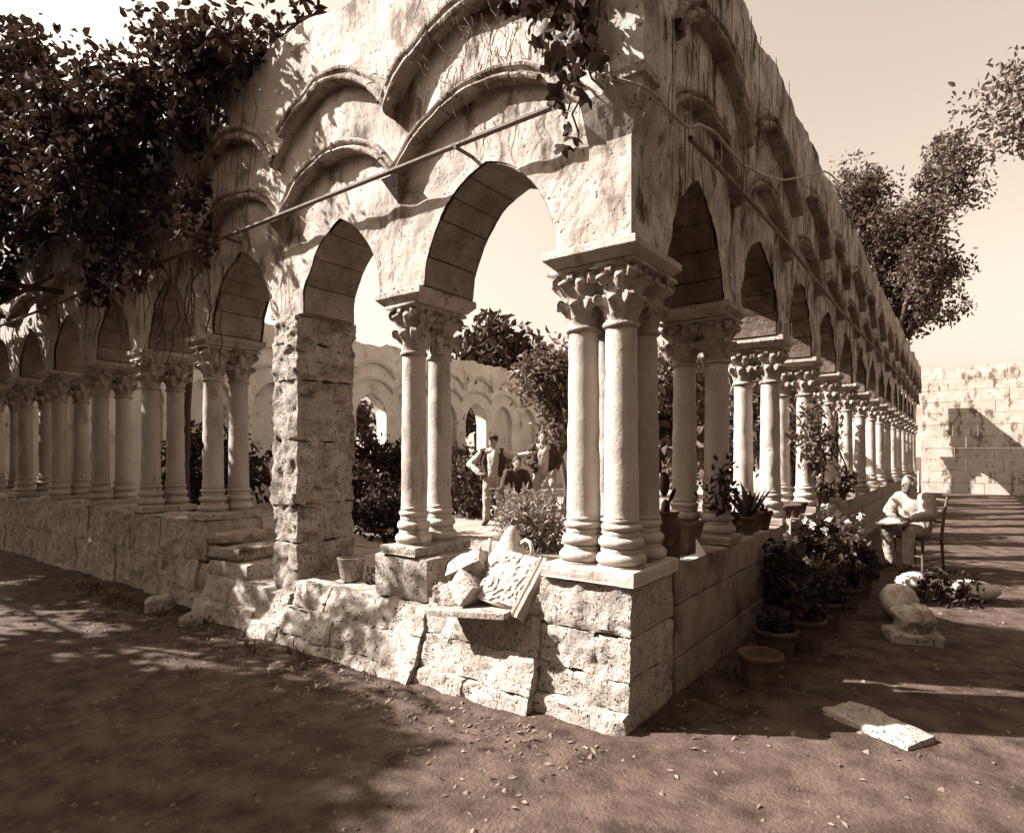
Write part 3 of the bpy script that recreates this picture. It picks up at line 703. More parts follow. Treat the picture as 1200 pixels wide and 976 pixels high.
o = obj('wall_weeds', b, M_leaf, fixn=False); tag(o, 'tufts of weeds growing along the ragged tops of both arcades', 'weeds'); stuff(o)
b = MB(); rr = random.Random(45)
for k in range(75):
    p = Vector((-3.0 - 1.9 * rr.random(), .1 + .35 * rr.random(), 5.0))
    for i in range(26): leaf_quad(b, p + Vector((rr.gauss(0, .12), rr.gauss(0, .08), .02 + .42 * rr.random() ** 1.4)), .14, rr, asp=.4)
o = obj('wall_bush', b, M_leafd, fixn=False); tag(o, 'bushy growth on top of the sunlit arcade above the pillar', 'bush'); stuff(o)
# tree on the open side of the walk: its dappled shade falls over the ground and the foot of the parapet
tree('tree', 'spreading tree on the open side of the walk shading the broken parapet', (-8.2, -5.5, -.1), (-7.5, -4.75, 4.2), (2.8, 1.6, 1.0), 210, 62, .17, .17, M_leaf, .14, 61, limbs=26, shell=.1)
DB_ = thing('tree', 'thin half-bare tree beside the spreading tree, streaking the parapet with shade', 'tree', (-8.4, -3.4, -.1))
rr = random.Random(31); b = MB(); b.tube([(-8.4, -3.4, -.1), (-8.3, -3.35, 1.6), (-8.05, -3.2, 3.2)], [.08, .065, .05], 8); mb = MB()
for k in range(16):
    e = Vector((-5.2 - 2.4 * rr.random(), -1.9 - 1.0 * rr.random(), 3.5 + 1.2 * rr.random())); m_ = Vector((-8.05, -3.2, 3.15)).lerp(e, .5) + Vector((0, 0, .25))
    b.tube(smooth_path([(-8.05, -3.2, 3.15), m_, e], 5), [.026 - .0018 * i for i in range(11)], 6)
    for i in range(46): q = m_.lerp(e, .1 + .95 * rr.random()); leaf_quad(mb, q + Vector((rr.gauss(0, .07), rr.gauss(0, .07), rr.gauss(0, .07))), .12, rr)
obj('trunk', b, M_bark, DB_, True); obj('crown', mb, M_leaf, DB_, fixn=False)

PG = thing('pergola', 'vine-covered pole pergola roofing the shady end of the walk', 'pergola', (-10.5, -1.9, -.06))
for x in (-8.0, -10.4, -12.8):
    b = MB(); b.tube([(x, -3.5, -.1), (x + .03, -3.48, 1.7), (x, -3.5, 3.5)], [.05, .045, .04], 8); obj('post', b, M_bark, PG)
    b = MB(); b.tube([(x, -3.7, 3.52), (x, -1.8, 3.56), (x, -.2, 3.62)], .035, 8); obj('beam', b, M_bark, PG)
for y in (-3.4, -2.4, -1.3, -.5):
    b = MB(); b.tube([(-13.6, y, 3.62), (-10.5, y + .04, 3.64), (-7.4, y, 3.66)], .028, 8); obj('pole', b, M_bark, PG)
mb = MB(); cloud(mb, (-10.55, -1.95, 3.95), (3.2, 1.6, .42), 270, 62, .17, .13, random.Random(77), 0, .75); stuff(obj('foliage', mb, M_leafd, PG, fixn=False))
# battens fixed along the walls
b = MB(); b.box(-14, -.40, -.155, -.115, 3.54, 3.556); b.rough(.006, 1.2); tag(obj('wooden_batten', b, M_wood), 'thin dark batten running along the sunlit arcade above its arches', 'batten')
b = MB(); b.grid([[(.105 + dx, y, 3.44 + .012 * y + .1 * math.exp(-((y - 2.5) / 2.5) ** 2) + dz) for dx, dz in ((-.01, 0), (.02, 0), (.02, .026), (-.01, .026), (-.01, 0))] for y in [.62 + i * .5 for i in range(50)]])
tag(obj('wooden_batten', b, M_pole), 'grey batten running along the shaded arcade below the blind arches', 'batten')
for x, wh in ((-1.2, 'above the first arch'), (-4.1, 'above the arch beside the pillar'), (-7.1, 'among the vine foliage')):
    b = MB(); b.box(x - .010, x + .010, -.15, .05, 3.524, 3.54); tag(obj('iron_bracket', b, M_wood), 'small iron bracket holding the batten ' + wh, 'bracket', 'brackets under the batten')

# ------------------------------------------------------------------ pots and stones
def pot_mesh(r, h, m, rim=.02, ribs=0, seed=0):
    b = MB(); pr = [(.02, 0), (r * .68, 0), (r * .70, .01)]
    k = 8
    for i in range(k + 1): t = i / k; pr.append((r * (.70 + .27 * t) * (1 + ribs * .03 * (1 if i % 2 else 0)), .01 + (h - .05) * t))
    pr += [(r + rim * .4, h - .04), (r + rim * .5, h - .004), (r + rim * .2, h), (r * .9, h - .004), (r * .86, h - .05), (.01, h - .055)]
    b.lathe(pr, 22, cap=False); b.rough(.004, 6, seed)
    return mesh_of('pot', b, m, True)
def pot(name, label, x, y, z, r, h, m, group=None, plant=None, seed=0, cat='flower pot'):
    t = thing(name, label, cat, (x, y, z), group)
    inst('pot', pot_mesh(r, h, m, seed=seed), (x, y, z), t, rot=(0, 0, seed))
    if plant:
        kind, sz = plant; rr = random.Random(seed + 100); b = MB(); top = Vector((x, y, z + h - .05))
        if kind == 'agave':
            for k in range(11):
                a = rr.random() * 6.28; tl = .15 + .5 * rr.random(); d = Vector((math.cos(a) * tl, math.sin(a) * tl, 1)).normalized(); s = d.cross(Vector((-math.sin(a), math.cos(a), .1))).normalized(); s2 = Vector((-math.sin(a), math.cos(a), 0))
                l = sz * (.6 + .5 * rr.random()); w_ = l * .11; rows = []
                for i in range(6):
                    t_ = i / 5; c = top + d * l * t_ + Vector((math.cos(a), math.sin(a), 0)) * .12 * l * t_ * t_; ww = w_ * (1 - t_ ** 2.2) + .001
                    rows.append([c - s2 * ww, c - d.cross(s2) * ww * .4, c + s2 * ww, c + d.cross(s2) * ww * .3, c - s2 * ww])
                b = MB(); b.grid(rows); obj('leaf', b, M_leafd, t)
        else:
            cs = cloud(b, top + Vector((0, 0, sz * .9)), (sz, sz, sz), 26, 30, sz * .16, .075, rr, 0, .55)
            obj('foliage', b, kind, t, fixn=False); s = MB()
            for q in cs[::4]: s.tube([top - Vector((0, 0, .02)), top.lerp(q, .5), q], [.006, .005, .003], 4)
            obj('stem', s, M_bark, t)
    return t
# on the ledge of the shaded arcade
t = thing('jar', 'ribbed dark jar with a prickly pear beside the corner columns', 'jar', (-.13, .82, .772))
b = MB(); b.lathe([(.02, 0), (.085, 0), (.092, .03), (.094, .07), (.090, .085), (.094, .10), (.097, .16), (.092, .175), (.097, .19), (.099, .245), (.094, .265), (.076, .30), (.074, .32), (.086, .33), (.086, .345), (.07, .345), (.066, .30), (.01, .29)], 26, (-.13, .82, .772), cap=False)
obj('vessel', b, M_terra, t, True)
def pad(parent, c, rx, rz, yaw, tilt):
    b = MB(); M = Matrix.Translation(c) @ Euler((tilt, 0, yaw)).to_matrix().to_4x4() @ Matrix.Diagonal((rx, .014, rz, 1))
    rows = [[M @ Vector((math.cos(u) * math.sin(v) * (.75 + .25 * (1 - math.cos(v)) / 2 * 1.0), math.sin(u) * math.sin(v), 1 - (1 + math.cos(v)))) for u in [2 * math.pi * k / 14 for k in range(14)]] for v in [.05 + 3.04 * i / 10 for i in range(11)]]
    b.grid(rows, True); obj('pad', b, M_leafd, parent, True)
for c, rx, rz, yw, tl in (((-.13, .80, 1.13), .036, .07, .6, .05), ((-.135, .79, 1.30), .045, .085, .65, -.08), ((-.10, .84, 1.22), .03, .06, 1.6, .4), ((-.17, .77, 1.42), .03, .055, .5, .2)): pad(t, Vector(c), rx, rz, yw, tl)
t = thing('planter', 'flared square planter on the ledge between jar and dark columns', 'planter', (-.22, 1.27, .772))
b = MB(); q0, q1 = .10, .15
b.add([(-.22-q0,1.27-q0,.772),(-.22+q0,1.27-q0,.772),(-.22+q0,1.27+q0,.772),(-.22-q0,1.27+q0,.772),(-.22-q1,1.27-q1,1.0),(-.22+q1,1.27-q1,1.0),(-.22+q1,1.27+q1,1.0),(-.22-q1,1.27+q1,1.0),(-.22-q0*1.1,1.27-q0*1.1,.93),(-.22+q0*1.1,1.27-q0*1.1,.93),(-.22+q0*1.1,1.27+q0*1.1,.93),(-.22-q0*1.1,1.27+q0*1.1,.93)],
      [(3,2,1,0),(0,1,5,4),(1,2,6,5),(2,3,7,6),(3,0,4,7),(4,5,9,8),(5,6,10,9),(6,7,11,10),(7,4,8,11),(8,9,10,11)])
obj('box', b, M_terra, t); b = MB()
for s in (-1, 1):
    b.box(-.22 - q1 - .008, -.22 + q1 + .008, 1.27 + s * q1 - .008, 1.27 + s * q1 + .008, .985, 1.005); b.box(-.22 + s * q1 - .008, -.22 + s * q1 + .008, 1.27 - q1 + .008, 1.27 + q1 - .008, .985, 1.005)
obj('rim', b, M_terra, t)
b = MB(); b.add([(-.02, 1.10, .776), (-.07, 1.22, .776), (.0, 1.24, .776), (-.045, 1.15, .90), (-.045, 1.17, .776)], [(0, 2, 3), (2, 1, 3), (1, 0, 3), (0, 1, 2)]); tag(obj('folded_paper', b, M_paper), 'sheet of white paper folded upright on the ledge', 'paper')
b = MB(); b.box(-.075, .0, 1.0, 1.22, .7735, .7755); tag(obj('paper_sheet', b, M_paper), 'white sheet lying flat on the ledge under the folded one', 'paper')
for k, (x, y, r, h, pl) in enumerate(((-.14, 2.36, .07, .13, ('agave', .2)), (-.10, 2.60, .09, .17, ('agave', .32)), (-.12, 2.86, .095, .19, ('agave', .36)), (-.09, 3.14, .085, .18, ('agave', .16)), (-.13, 4.2, .09, .16, None), (-.1, 4.5, .09, .15, None), (-.1, 4.82, .09, .16, None), (-.08, 6.15, .11, .19, (M_leaf, .14)), (-.1, 7.9, .11, .2, (M_leaf, .2)))):
    lab = ['smallest agave pot on the ledge touching the dark columns', 'agave pot with a tall leaning leaf, second beyond the dark columns', 'dark pot crowded with upright agave leaves on the ledge', 'slanting pot with short agave leaves, last of its row', 'plain empty pot on the ledge before the lit columns', 'middle one of three empty pots on the ledge', 'empty pot on the ledge closest to the fourth column pair', 'pot of small leaves on the ledge behind the rose bushes', 'pot of leaves on the ledge beside the sketching man'][k]
    pot('flower_pot', lab, x, y, .772, r, h, M_terra, 'flower pots on the ledge', pl, 200 + k)
# on the ground along the shaded arcade
gp = [(.40, 1.16, .14, .22, None), (.38, 1.66, .15, .27, (M_leafd, .09)), (.52, 2.02, .14, .29, (M_leafd, .11)), (.32, 2.38, .15, .28, (M_leafd, .13)), (.54, 2.72, .14, .29, (M_leafd, .14)), (.38, 3.2, .15, .29, (M_leaf, .18)), (.58, 3.55, .14, .28, (M_leafd, .16)), (.38, 3.95, .15, .29, (M_leaf, .22)), (.60, 4.4, .14, .28, (M_leafd, .18)), (.40, 4.75, .15, .28, (M_leaf, .22)), (.44, 5.2, .13, .26, (M_leafd, .15))]
gl = ['empty wide pot on the ground at the foot of the shaded parapet', 'ground pot with a small dark plant next to the empty one', 'pot with dark leaves standing forward in the ground row', 'pot of dark leaves tucked against the parapet foot', 'tall pot with a dark bush in the ground row', 'pot of brighter leaves against the parapet below the agaves', 'pot of dark leaves opposite the round pale stone', 'pot with a full leafy bush below the three empty pots', 'forward pot of dark leaves near the sketching man', 'leafy pot against the parapet near the sketching man', 'last ground pot, by the feet of the sketching man']
for k, (x, y, r, h, pl) in enumerate(gp): pot('flower_pot', gl[k], x, y, gz(x, y) - .01, r, h, M_terra, 'flower pots on the ground', pl, 230 + k)
for k, (x, y, z, r) in enumerate(((.20, 2.95, .36, .2), (.24, 4.0, .46, .26), (.20, 5.1, .44, .22))):
    t = bush('rose_bush', ['rose bush with a few pale blossoms below the agave pots', 'rose bush with many pale blossoms below the three empty pots', 'rose bush climbing the parapet beside the sketching man'][k], (x, y, z - .1), (r * .8, r * 1.5, .42), 30, 36, .08, .065, M_leafd, 300 + k, 'rose bushes along the parapet')
    rr = random.Random(k)
    for i in range((4, 12, 4)[k]):
        a = MB(); c = Vector((x + .12 + rr.gauss(0, .1), y + rr.gauss(0, .25), z + .3 + rr.gauss(0, .1)))
        for q in range(14): leaf_quad(a, c + Vector((rr.gauss(0, .012), rr.gauss(0, .012), rr.gauss(0, .012))), .04, rr, asp=.9)
        obj('blossom', a, M_blossom, t, fixn=False)
t = bush('climbing_rose', 'climbing rose wound round the fourth pair of lit columns', (-.0, 5.28, 1.72), (.15, .34, .36), 18, 34, .09, .085, M_leaf, 320, cat='climber')
b = MB(); b.tube([(.0, 5.5, .8), (.05, 5.6, 1.3), (.02, 5.4, 1.6)], .01, 6); obj('stem', b, M_bark, t); b = MB(); b.tube([(-.02, 7.6, .8), (.06, 7.4, 1.3), (-.05, 7.0, 1.75), (.05, 6.6, 2.1)], .012, 6); obj('stem', b, M_bark, t)
t = bush('creeping_plant', 'small creeper climbing between the dark pair of columns', (-.10, 1.86, 1.16), (.12, .10, .24), 10, 22, .05, .06, M_leafd, 321, cat='climber')
for x, y, wh in ((.06, 3.55, 'below the last agave pot'), (.05, 4.25, 'below the first empty pot')):
    b = MB(); b.box(x - .022, x + .022, y - .022, y + .022, gz(x, y) - .02, .84); b.rough(.004, 5); tag(obj('wooden_stake', b, M_branch), 'pale wooden stake against the shaded parapet ' + wh, 'stake', 'stakes among the roses')
# stones by the sketching man
def boulder(name, label, c, r3, m, seed, cat='stone', flat=0):
    b = MB(); rows = [[Vector((r3[0]*math.cos(u)*math.sin(v), r3[1]*math.sin(u)*math.sin(v), r3[2]*math.cos(v))) for u in [2*math.pi*k/20 for k in range(20)]] for v in [.04 + 3.06*i/14 for i in range(15)]]
    b.grid(rows, True); b.rough(r3[0] * .16, 3.2 / r3[0] * .3, seed); b.rough(.008, 12, seed)
    b.v = [(x + c[0], y + c[1], max(z, -r3[2] * .82) + c[2]) for x, y, z in b.v]
    return tag(obj(name, b, m, None, True), label, cat)
boulder('rounded_stone', 'large smooth pale stone like a melon on the walk', (1.02, 3.62, .11), (.17, .21, .17), M_marble, 4)
boulder('rounded_stone', 'smaller pale stone by the feet of the seated man', (1.06, 4.9, .07), (.16, .2, .13), M_marble, 6)
boulder('rounded_stone', 'pale stone half hidden in weeds beside the chair', (1.62, 5.0, .04), (.22, .16, .1), M_marble, 8)
CF = thing('capital_fragment', 'broken marble capital lying upside down on the sunlit walk', 'fragment', (1.17, 2.92, -.05))
block(CF, 'bell', 1.06, 1.30, 2.80, 3.04, -.02, .22, M_tufa, 151, (9, 9, 9), .045, .03, 0, .5, (.25, -.2))
block(CF, 'abacus', .98, 1.36, 2.76, 3.06, -.08, .04, M_tufa, 152, (10, 9, 5), .02, .02, 0, .4, (.05, .03))
o = block(None, 'marble_slab', .86, 1.38, .73, .99, -.085, -.015, M_tufa, 171, (14, 9, 3), .012, .012, 0, -.5, (.04, .02)); tag(o, 'pale flat marble slab lying on the walk in the shade', 'slab')
bush('weed', 'dark weeds around the half hidden stone beside the chair', (1.45, 4.75, .05), (.3, .35, .16), 16, 30, .07, .07, M_leafd, 330, cat='weed')

# carved fragments heaped in the first broken bay
RS = thing('relief_slab', 'carved marble relief slab with moulded edge leaning in the first bay', 'relief', (-.9, -.02, .5))
Mx = Matrix.Translation((-.86, .02, .665)) @ Euler((rad(-36), rad(9), rad(-2))).to_matrix().to_4x4() @ Matrix.Scale(.84, 4)
def carved(x, z):
    q = Vector((x, z, .3)); w_ = noise.noise_vector(q * 7) * .05
    h = 1 - min(1, abs(noise.noise((q + w_) * 13)) * 4.5); g_ = 1 - min(1, abs(noise.noise((q + w_) * 30 + Vector((4, 4, 0)))) * 4)
    return .014 * h + .006 * g_ + .003 * noise.noise(q * 60)
b = MB(); n = 64
b.grid([[Mx @ Vector((-.23 + .37 * i / n, -.035 - carved(-.23 + .37 * i / n, -.2 + .42 * j / n), -.2 + .42 * j / n + .03 * (i / n))) for i in range(n + 1)] for j in range(n + 1)])
bx = MB(); bx.box(-.235, .145, -.034, .04, -.203, .235); bx.xf(Mx); b.add(bx.v, bx.f); obj('panel', b, M_marble, RS, True, fixn=False)
b = MB(); b.grid([[Mx @ Vector((.14 + u, -d, z)) for u, d in ((0, -.04), (0, .03), (.012, .055), (.03, .05), (.036, .03), (.05, .03), (.06, .065), (.085, .06), (.092, .0), (.092, -.04))] for z in [-.24 + .5 * k / 14 for k in range(15)]]); b.rough(.004, 12)
obj('moulding', b, M_marble, RS, fixn=False)
o = block(None, 'stone_fragment', -1.36, -1.10, -.06, .16, .56, .80, M_tufa, 31, (5, 5, 5), .016, .008, 0, .5, (.35, -.45), smooth=False); tag(o, 'pitted square stone fragment leaning on the relief slab, upper of two', 'fragment')
o = block(None, 'stone_fragment', -1.26, -1.06, -.14, .08, .52, .70, M_tufa, 35, (5, 5, 5), .016, .008, 0, -.3, (-.3, .6), smooth=False); tag(o, 'pitted stone fragment with a hollowed end leaning against the relief slab', 'fragment')
o = block(None, 'stone_fragment', -1.37, -1.15, -.12, .12, .47, .62, M_tufa, 36, (5, 5, 5), .016, .008, 0, .1, (.05, .05), smooth=False); tag(o, 'flat pitted fragment under the heap of stones in the first bay', 'fragment')
b = MB(); b.box(-.30, .30, -.16, .16, 0, .035); b.xf(Matrix.Translation((-1.06, -.06, .475)) @ Euler((rad(4), rad(-5), rad(4))).to_matrix().to_4x4()); b.rough(.008, 7); tag(obj('stone_slab', b, M_pillar), 'thin broken slab carrying the heap of carved fragments', 'slab')
o = block(None, 'stone_fragment', -1.50, -1.39, -.06, .06, .465, .59, M_pillar, 33, (5, 5, 5), .016, .008, 0, .3, (.1, .1), smooth=False); tag(o, 'small loose stone at the foot of the lone column pair', 'stone')
AM = thing('amphora', 'pale two-handled amphora standing behind the relief slab', 'amphora', (-1.03, .20, .44))
Ma = Matrix.Translation((-1.05, .20, .44)) @ Euler((0, rad(6), 0)).to_matrix().to_4x4() @ Matrix.Scale(1.1, 4)
b = MB(); b.lathe([(.05, 0), (.09, .04), (.13, .14), (.145, .24), (.13, .32), (.095, .385), (.065, .43), (.05, .47), (.032, .505), (.012, .525)], 24); b.xf(Ma); obj('vessel', b, M_marble, AM, True)
for s in (-1, 1):
    b = MB(); b.tube([Ma @ Vector((s * x, 0, z)) for x, z in ((.075, .42), (.11, .455), (.145, .45), (.165, .41), (.165, .35), (.14, .29))], .014, 8); obj('handle', b, M_marble, AM, True)
BP = thing('bucket', 'pale chipped bucket standing on the low wall beside the pillar', 'bucket', (-2.72, .22, .43))
b = MB(); b.lathe([(.01, 0), (.085, 0), (.09, .01), (.112, .18), (.118, .19), (.108, .19), (.085, .03), (.01, .03)], 22, (-2.72, .22, .435), cap=False); b.rough(.008, 7); obj('vessel', b, M_pillar, BP, True)
b = MB(); cloud(b, (-2.45, .3, .5), (.1, .1, .06), 5, 20, .04, .05, random.Random(3), 0); tag(obj('weed', b, M_leafd, fixn=False), 'small dark weed on the low wall next to the bucket', 'weed')
# loose stones and rubble on the ground by the broken bay
for k, (x, y, w_, h_, yw) in enumerate(((-4.25, -.38, .17, .10, .4), (-5.05, -.30, .24, .15, 1.1), (-2.5, -.62, .10, .06, .2))):
    o = block(None, 'loose_stone', x - w_ / 2, x + w_ / 2, y - w_ * .4, y + w_ * .4, -.09, -.07 + h_, M_tufa, 140 + k, (6, 6, 5), .022, .03, 0, yw, (.1, -.08))
    tag(o, ['loose angular stone below the broken opening', 'larger loose stone at the foot of the flared pedestal', 'small angular stone fallen below the low wall with the bucket'][k], 'stone')
rr = random.Random(13); b = MB()
for k in range(1800):
    x = rr.uniform(-7, 3); y = -3 + 2.9 * rr.random() if rr.random() < .7 and x < 0 else rr.uniform(-2, 6)
    if x < 0 and y > -.2: y = -.25 - 2 * rr.random()
    if 0 <= x < .1: x = .15
    s = .006 + .02 * rr.random() ** 3; z = gz(x, y); q = []
    for i in range(6): q.append((x + s * rr.uniform(.7, 1.3) * math.cos(i * 1.047), y + s * rr.uniform(.7, 1.3) * math.sin(i * 1.047), z - .002))
    b.add(q + [(x + s * .2, y, z + s * .7), (x - s * .2, y + s*.2, z + s * .6)], [(0, 1, 6), (1, 2, 6), (2, 7, 6), (2, 3, 7), (3, 4, 7), (4, 5, 7), (5, 6, 7), (5, 0, 6)])
o = obj('pebbles', b, M_pebble, fixn=False); tag(o, 'scattered pebbles and stone chips on the trodden earth', 'pebbles'); stuff(o)

# ------------------------------------------------------------------ people
def skin_mesh(name, segs, balls, voxel, m, smooth_it=4):
    bm = bmesh.new()
    def sph(c, r3, rot=None):
        M = Matrix.Translation(c) @ ((rot.to_4x4()) if rot else Matrix.Identity(4)) @ Matrix.Diagonal((*r3, 1))
        bmesh.ops.create_uvsphere(bm, u_segments=16, v_segments=10, radius=1, matrix=M)
    for p0, r0, p1, r1 in segs:
        p0, p1 = Vector(p0), Vector(p1); d = p1 - p0
        sph(p0, (r0,)*3); sph(p1, (r1,)*3)
        if d.length > 1e-4:
            M = Matrix.Translation((p0 + p1) / 2) @ d.to_track_quat('Z', 'Y').to_matrix().to_4x4()
            bmesh.ops.create_cone(bm, cap_ends=True, segments=16, radius1=r0, radius2=r1, depth=d.length, matrix=M)
    for bl in balls: sph(Vector(bl[0]), bl[1], bl[2] if len(bl) > 2 else None)
    me = bpy.data.meshes.new(name); bm.to_mesh(me); bm.free()
    o = bpy.data.objects.new(name, me); S.collection.objects.link(o)
    r = o.modifiers.new('r', 'REMESH'); r.mode = 'VOXEL'; r.voxel_size = voxel
    s = o.modifiers.new('s', 'SMOOTH'); s.factor = .5; s.iterations = smooth_it
    dg = bpy.context.evaluated_depsgraph_get(); e = bpy.data.meshes.new_from_object(o.evaluated_get(dg))
    bpy.data.objects.remove(o); bpy.data.meshes.remove(me)
    e.name = name; e.materials.clear(); e.materials.append(m)
    e.polygons.foreach_set('use_smooth', [True] * len(e.polygons))
    return e
def person(label, loc, yaw, J, top, legs, vest=None, hat=None, hair=M_hair, beard=None, sc=1., group='people in the cloister', headrot=(0, 0, 0), lapel=False):
    """J: joints in metres, x = person's right, y = forward, z up"""
    J = {k: Vector(v) * sc for k, v in J.items()}
    root = thing('person', label, 'person', loc, group); Rz = Matrix.Rotation(yaw, 3, 'Z')
    HR = Euler(headrot).to_matrix(); hc = J['head']
    folds = ('shirt', 'trousers', 'jacket', 'waistcoat')
    def part(name, segs, balls, vox, m, it=4):
        me = skin_mesh(name, [(Rz @ Vector(a), ra * sc, Rz @ Vector(c), rc * sc) for a, ra, c, rc in segs], [(Rz @ Vector(q[0]), tuple(x * sc for x in q[1]), Rz @ (q[2] if len(q) > 2 else Matrix.Identity(3))) for q in balls], vox, m, it)
        if name in folds:
            so = Vector((len(label), 2, 1)); nn = [v.normal.copy() for v in me.vertices]
            for v, q in zip(me.vertices, nn):
                p = v.co; k = 1 - 2 * abs(noise.noise(Vector((p.x * 9, p.y * 9, p.z * 5)) + so)); v.co = p + q * (.013 * k + .006 * noise.noise(p * 26 + so) - .006)
        return inst(name, me, loc, root)
    H = lambda x, y, z: hc + HR @ (Vector((x, y, z)) * sc)
    seg = [(J['pelvis'], .115, J['chest'], .125), (J['hipR'], .095, J['hipL'], .095), (J['shR'], .06, J['shL'], .06), (J['chest'], .11, J['neck'], .055), (J['neck'], .052, hc - Vector((0, 0, .05)) * sc, .05)]
    ball = [(hc, (.074, .092, .112), HR), (H(0, .045, -.06), (.048, .045, .05), HR), (H(0, .098, -.012), (.013, .02, .02), HR), (H(0, .085, .02), (.03, .012, .012), HR), (H(.075, -.005, -.01), (.012, .022, .03), HR), (H(-.075, -.005, -.01), (.012, .022, .03), HR), (H(0, .088, -.055), (.02, .01, .008), HR)]
    for s in 'RL':
        seg += [(J['sh'+s], .052, J['el'+s], .042), (J['el'+s], .040, J['wr'+s], .028), (J['hip'+s], .085, J['kn'+s], .056), (J['kn'+s], .054, J['an'+s], .038), (J['an'+s], .04, J['toe'+s], .03)]
        d = (J['hand'+s] - J['wr'+s]).normalized(); u = d.orthogonal().normalized(); v_ = d.cross(u)
        wr = J['wr'+s]; pm = wr + d * .085 * sc
        seg += [(wr, .026, pm - u * .02 * sc, .02), (wr, .026, pm + u * .02 * sc, .02)]
        for k, (o_, l) in enumerate(((-.03, .065), (-.010, .078), (.010, .072), (.03, .055))):
            k0 = pm + u * o_ * sc; k1 = k0 + (d + v_ * .25).normalized() * l * .55 * sc; k2 = k1 + (d * .6 + v_ * .7).normalized() * l * .45 * sc
            seg += [(k0, .0095, k1, .009), (k1, .009, k2, .0075)]
        t0 = wr + d * .03 * sc - u * .022 * sc; seg += [(t0, .012, t0 + (d * .6 - u * .7 + v_ * .3).normalized() * .045 * sc, .0095)]
    part('body', seg, ball, .0085, M_skin, 2)
    tseg = [(J['pelvis'] + Vector((0, 0, .02)), .135, J['chest'], .145), (J['shR'], .075, J['shL'], .075), (J['hipR'] + Vector((0, 0, .06)), .105, J['hipL'] + Vector((0, 0, .06)), .105), (J['chest'], .13, J['neck'] - Vector((0, 0, .03)) * sc, .065)]
    for s in 'RL': tseg += [(J['sh'+s], .078, J['el'+s], .070), (J['el'+s], .068, J['wr'+s].lerp(J['el'+s], .12), .050)]
    part('shirt', tseg, [], .014, top, 3)
    lseg = [(J['hipR'], .112, J['hipL'], .112), (J['pelvis'], .13, J['pelvis'] + Vector((0, 0, .04)), .128)]
    for s in 'RL': lseg += [(J['hip'+s], .106, J['kn'+s], .075), (J['kn'+s], .074, J['an'+s] + Vector((0, 0, .02)), .062)]
    part('trousers', lseg, [], .014, legs, 3)
    sseg = []
    for s in 'RL': sseg += [(J['an'+s] - Vector((0, 0, .01)) * sc, .05, J['toe'+s], .04), (J['toe'+s], .04, J['toe'+s] + (J['toe'+s] - J['an'+s]).normalized() * .03 * sc, .034)]
    part('shoes', sseg, [], .012, M_dark, 2)
    if vest:
        up = (J['chest'] - J['pelvis']).normalized()
        fw_ = Vector((0, 1, 0)); vs = [(J['pelvis'] + up * .02, .147, J['chest'], .156), (J['shR'] * .8 + J['shL'] * .2, .088, J['shL'] * .8 + J['shR'] * .2, .088)]
        if lapel:                                                   # open jacket with sleeves, shirt front showing
            vs = []
            for s, q in (('R', 1), ('L', -1)):
                a = J['hip'+s] + Vector((q * .02, .0, .06)); c = J['sh'+s] * .85 + J['neck'] * .15
                vs += [(a, .108, c - Vector((0, .01, .06)), .094), (c, .076, J['sh'+s], .08), (a - Vector((q * .04, .03, 0)), .115, c - Vector((q * .05, .05, .08)), .105)]
                if lapel is True: vs += [(J['sh'+s], .085, J['el'+s], .076), (J['el'+s], .074, J['wr'+s].lerp(J['el'+s], .15), .056)]
        part('jacket' if lapel is True else 'waistcoat', vs, [], .014, vest, 3)
    hb = [(H(0, -.022, .035), (.087, .098, .108), HR)] if hair is not M_greyhair else [(H(0, -.04, .0), (.079, .07, .085), HR)]
    part('hair', [], hb, .010, hair, 2)
    for s in (-1, 1): part('eye', [], [(H(s * .030, .081, .008), (.011, .008, .007), HR)], .004, M_hair, 0)
    if beard: part('beard', [], [(H(0, .06, -.085), (.055, .045, .06), HR), (H(0, .095, -.045), (.034, .014, .013), HR)], .008, beard, 2)
    if hat:
        part('cap', [], [(H(0, -.01, .085), (.098, .108, .035), HR), (H(0, -.005, .06), (.088, .1, .04), HR)], .009, hat, 2)
        part('cap_peak', [], [(H(0, .10, .055), (.065, .05, .008), HR)], .006, hat, 1)
    return root
stand = dict(pelvis=(0, 0, .93), chest=(0, 0, 1.27), neck=(0, 0, 1.45), head=(0, .02, 1.60), shR=(.19, 0, 1.39), shL=(-.19, 0, 1.39), hipR=(.09, 0, .9), hipL=(-.09, 0, .9),
             knR=(.12, .03, .49), knL=(-.13, .04, .49), anR=(.13, -.02, .085), anL=(-.16, 0, .085), toeR=(.17, .14, .04), toeL=(-.20, .15, .04),
             elR=(.44, -.06, 1.16), wrR=(.24, .13, .98), handR=(.16, .2, .97), elL=(-.45, .05, 1.30), wrL=(-.69, .08, 1.36), handL=(-.80, .10, 1.37))
yaw_cam = math.atan2(-.585, -.811)          # turned towards the photographer
person('man in cap, waistcoat and white sleeves, one hand on hip, standing in the garden', (-5.75, 5.95, .16), yaw_cam, stand, M_shirt, M_mid, vest=M_dark, hat=M_dark, headrot=(0, 0, -.5), lapel='open')
m2 = dict(stand); m2.update(elR=(.30, -.10, 1.14), wrR=(.14, .16, 1.06), handR=(.06, .2, 1.03), elL=(-.33, -.12, 1.14), wrL=(-.24, .10, .97), handL=(-.18, .19, .93), knL=(-.14, .30, .72), anL=(-.16, .26, .32), toeL=(-.18, .40, .28))
person('bareheaded man in dark open jacket and pale trousers leaning under the citrus tree', (-5.05, 6.6, .24), yaw_cam + .1, m2, M_shirt, M_mid, vest=M_dark, lapel=True)
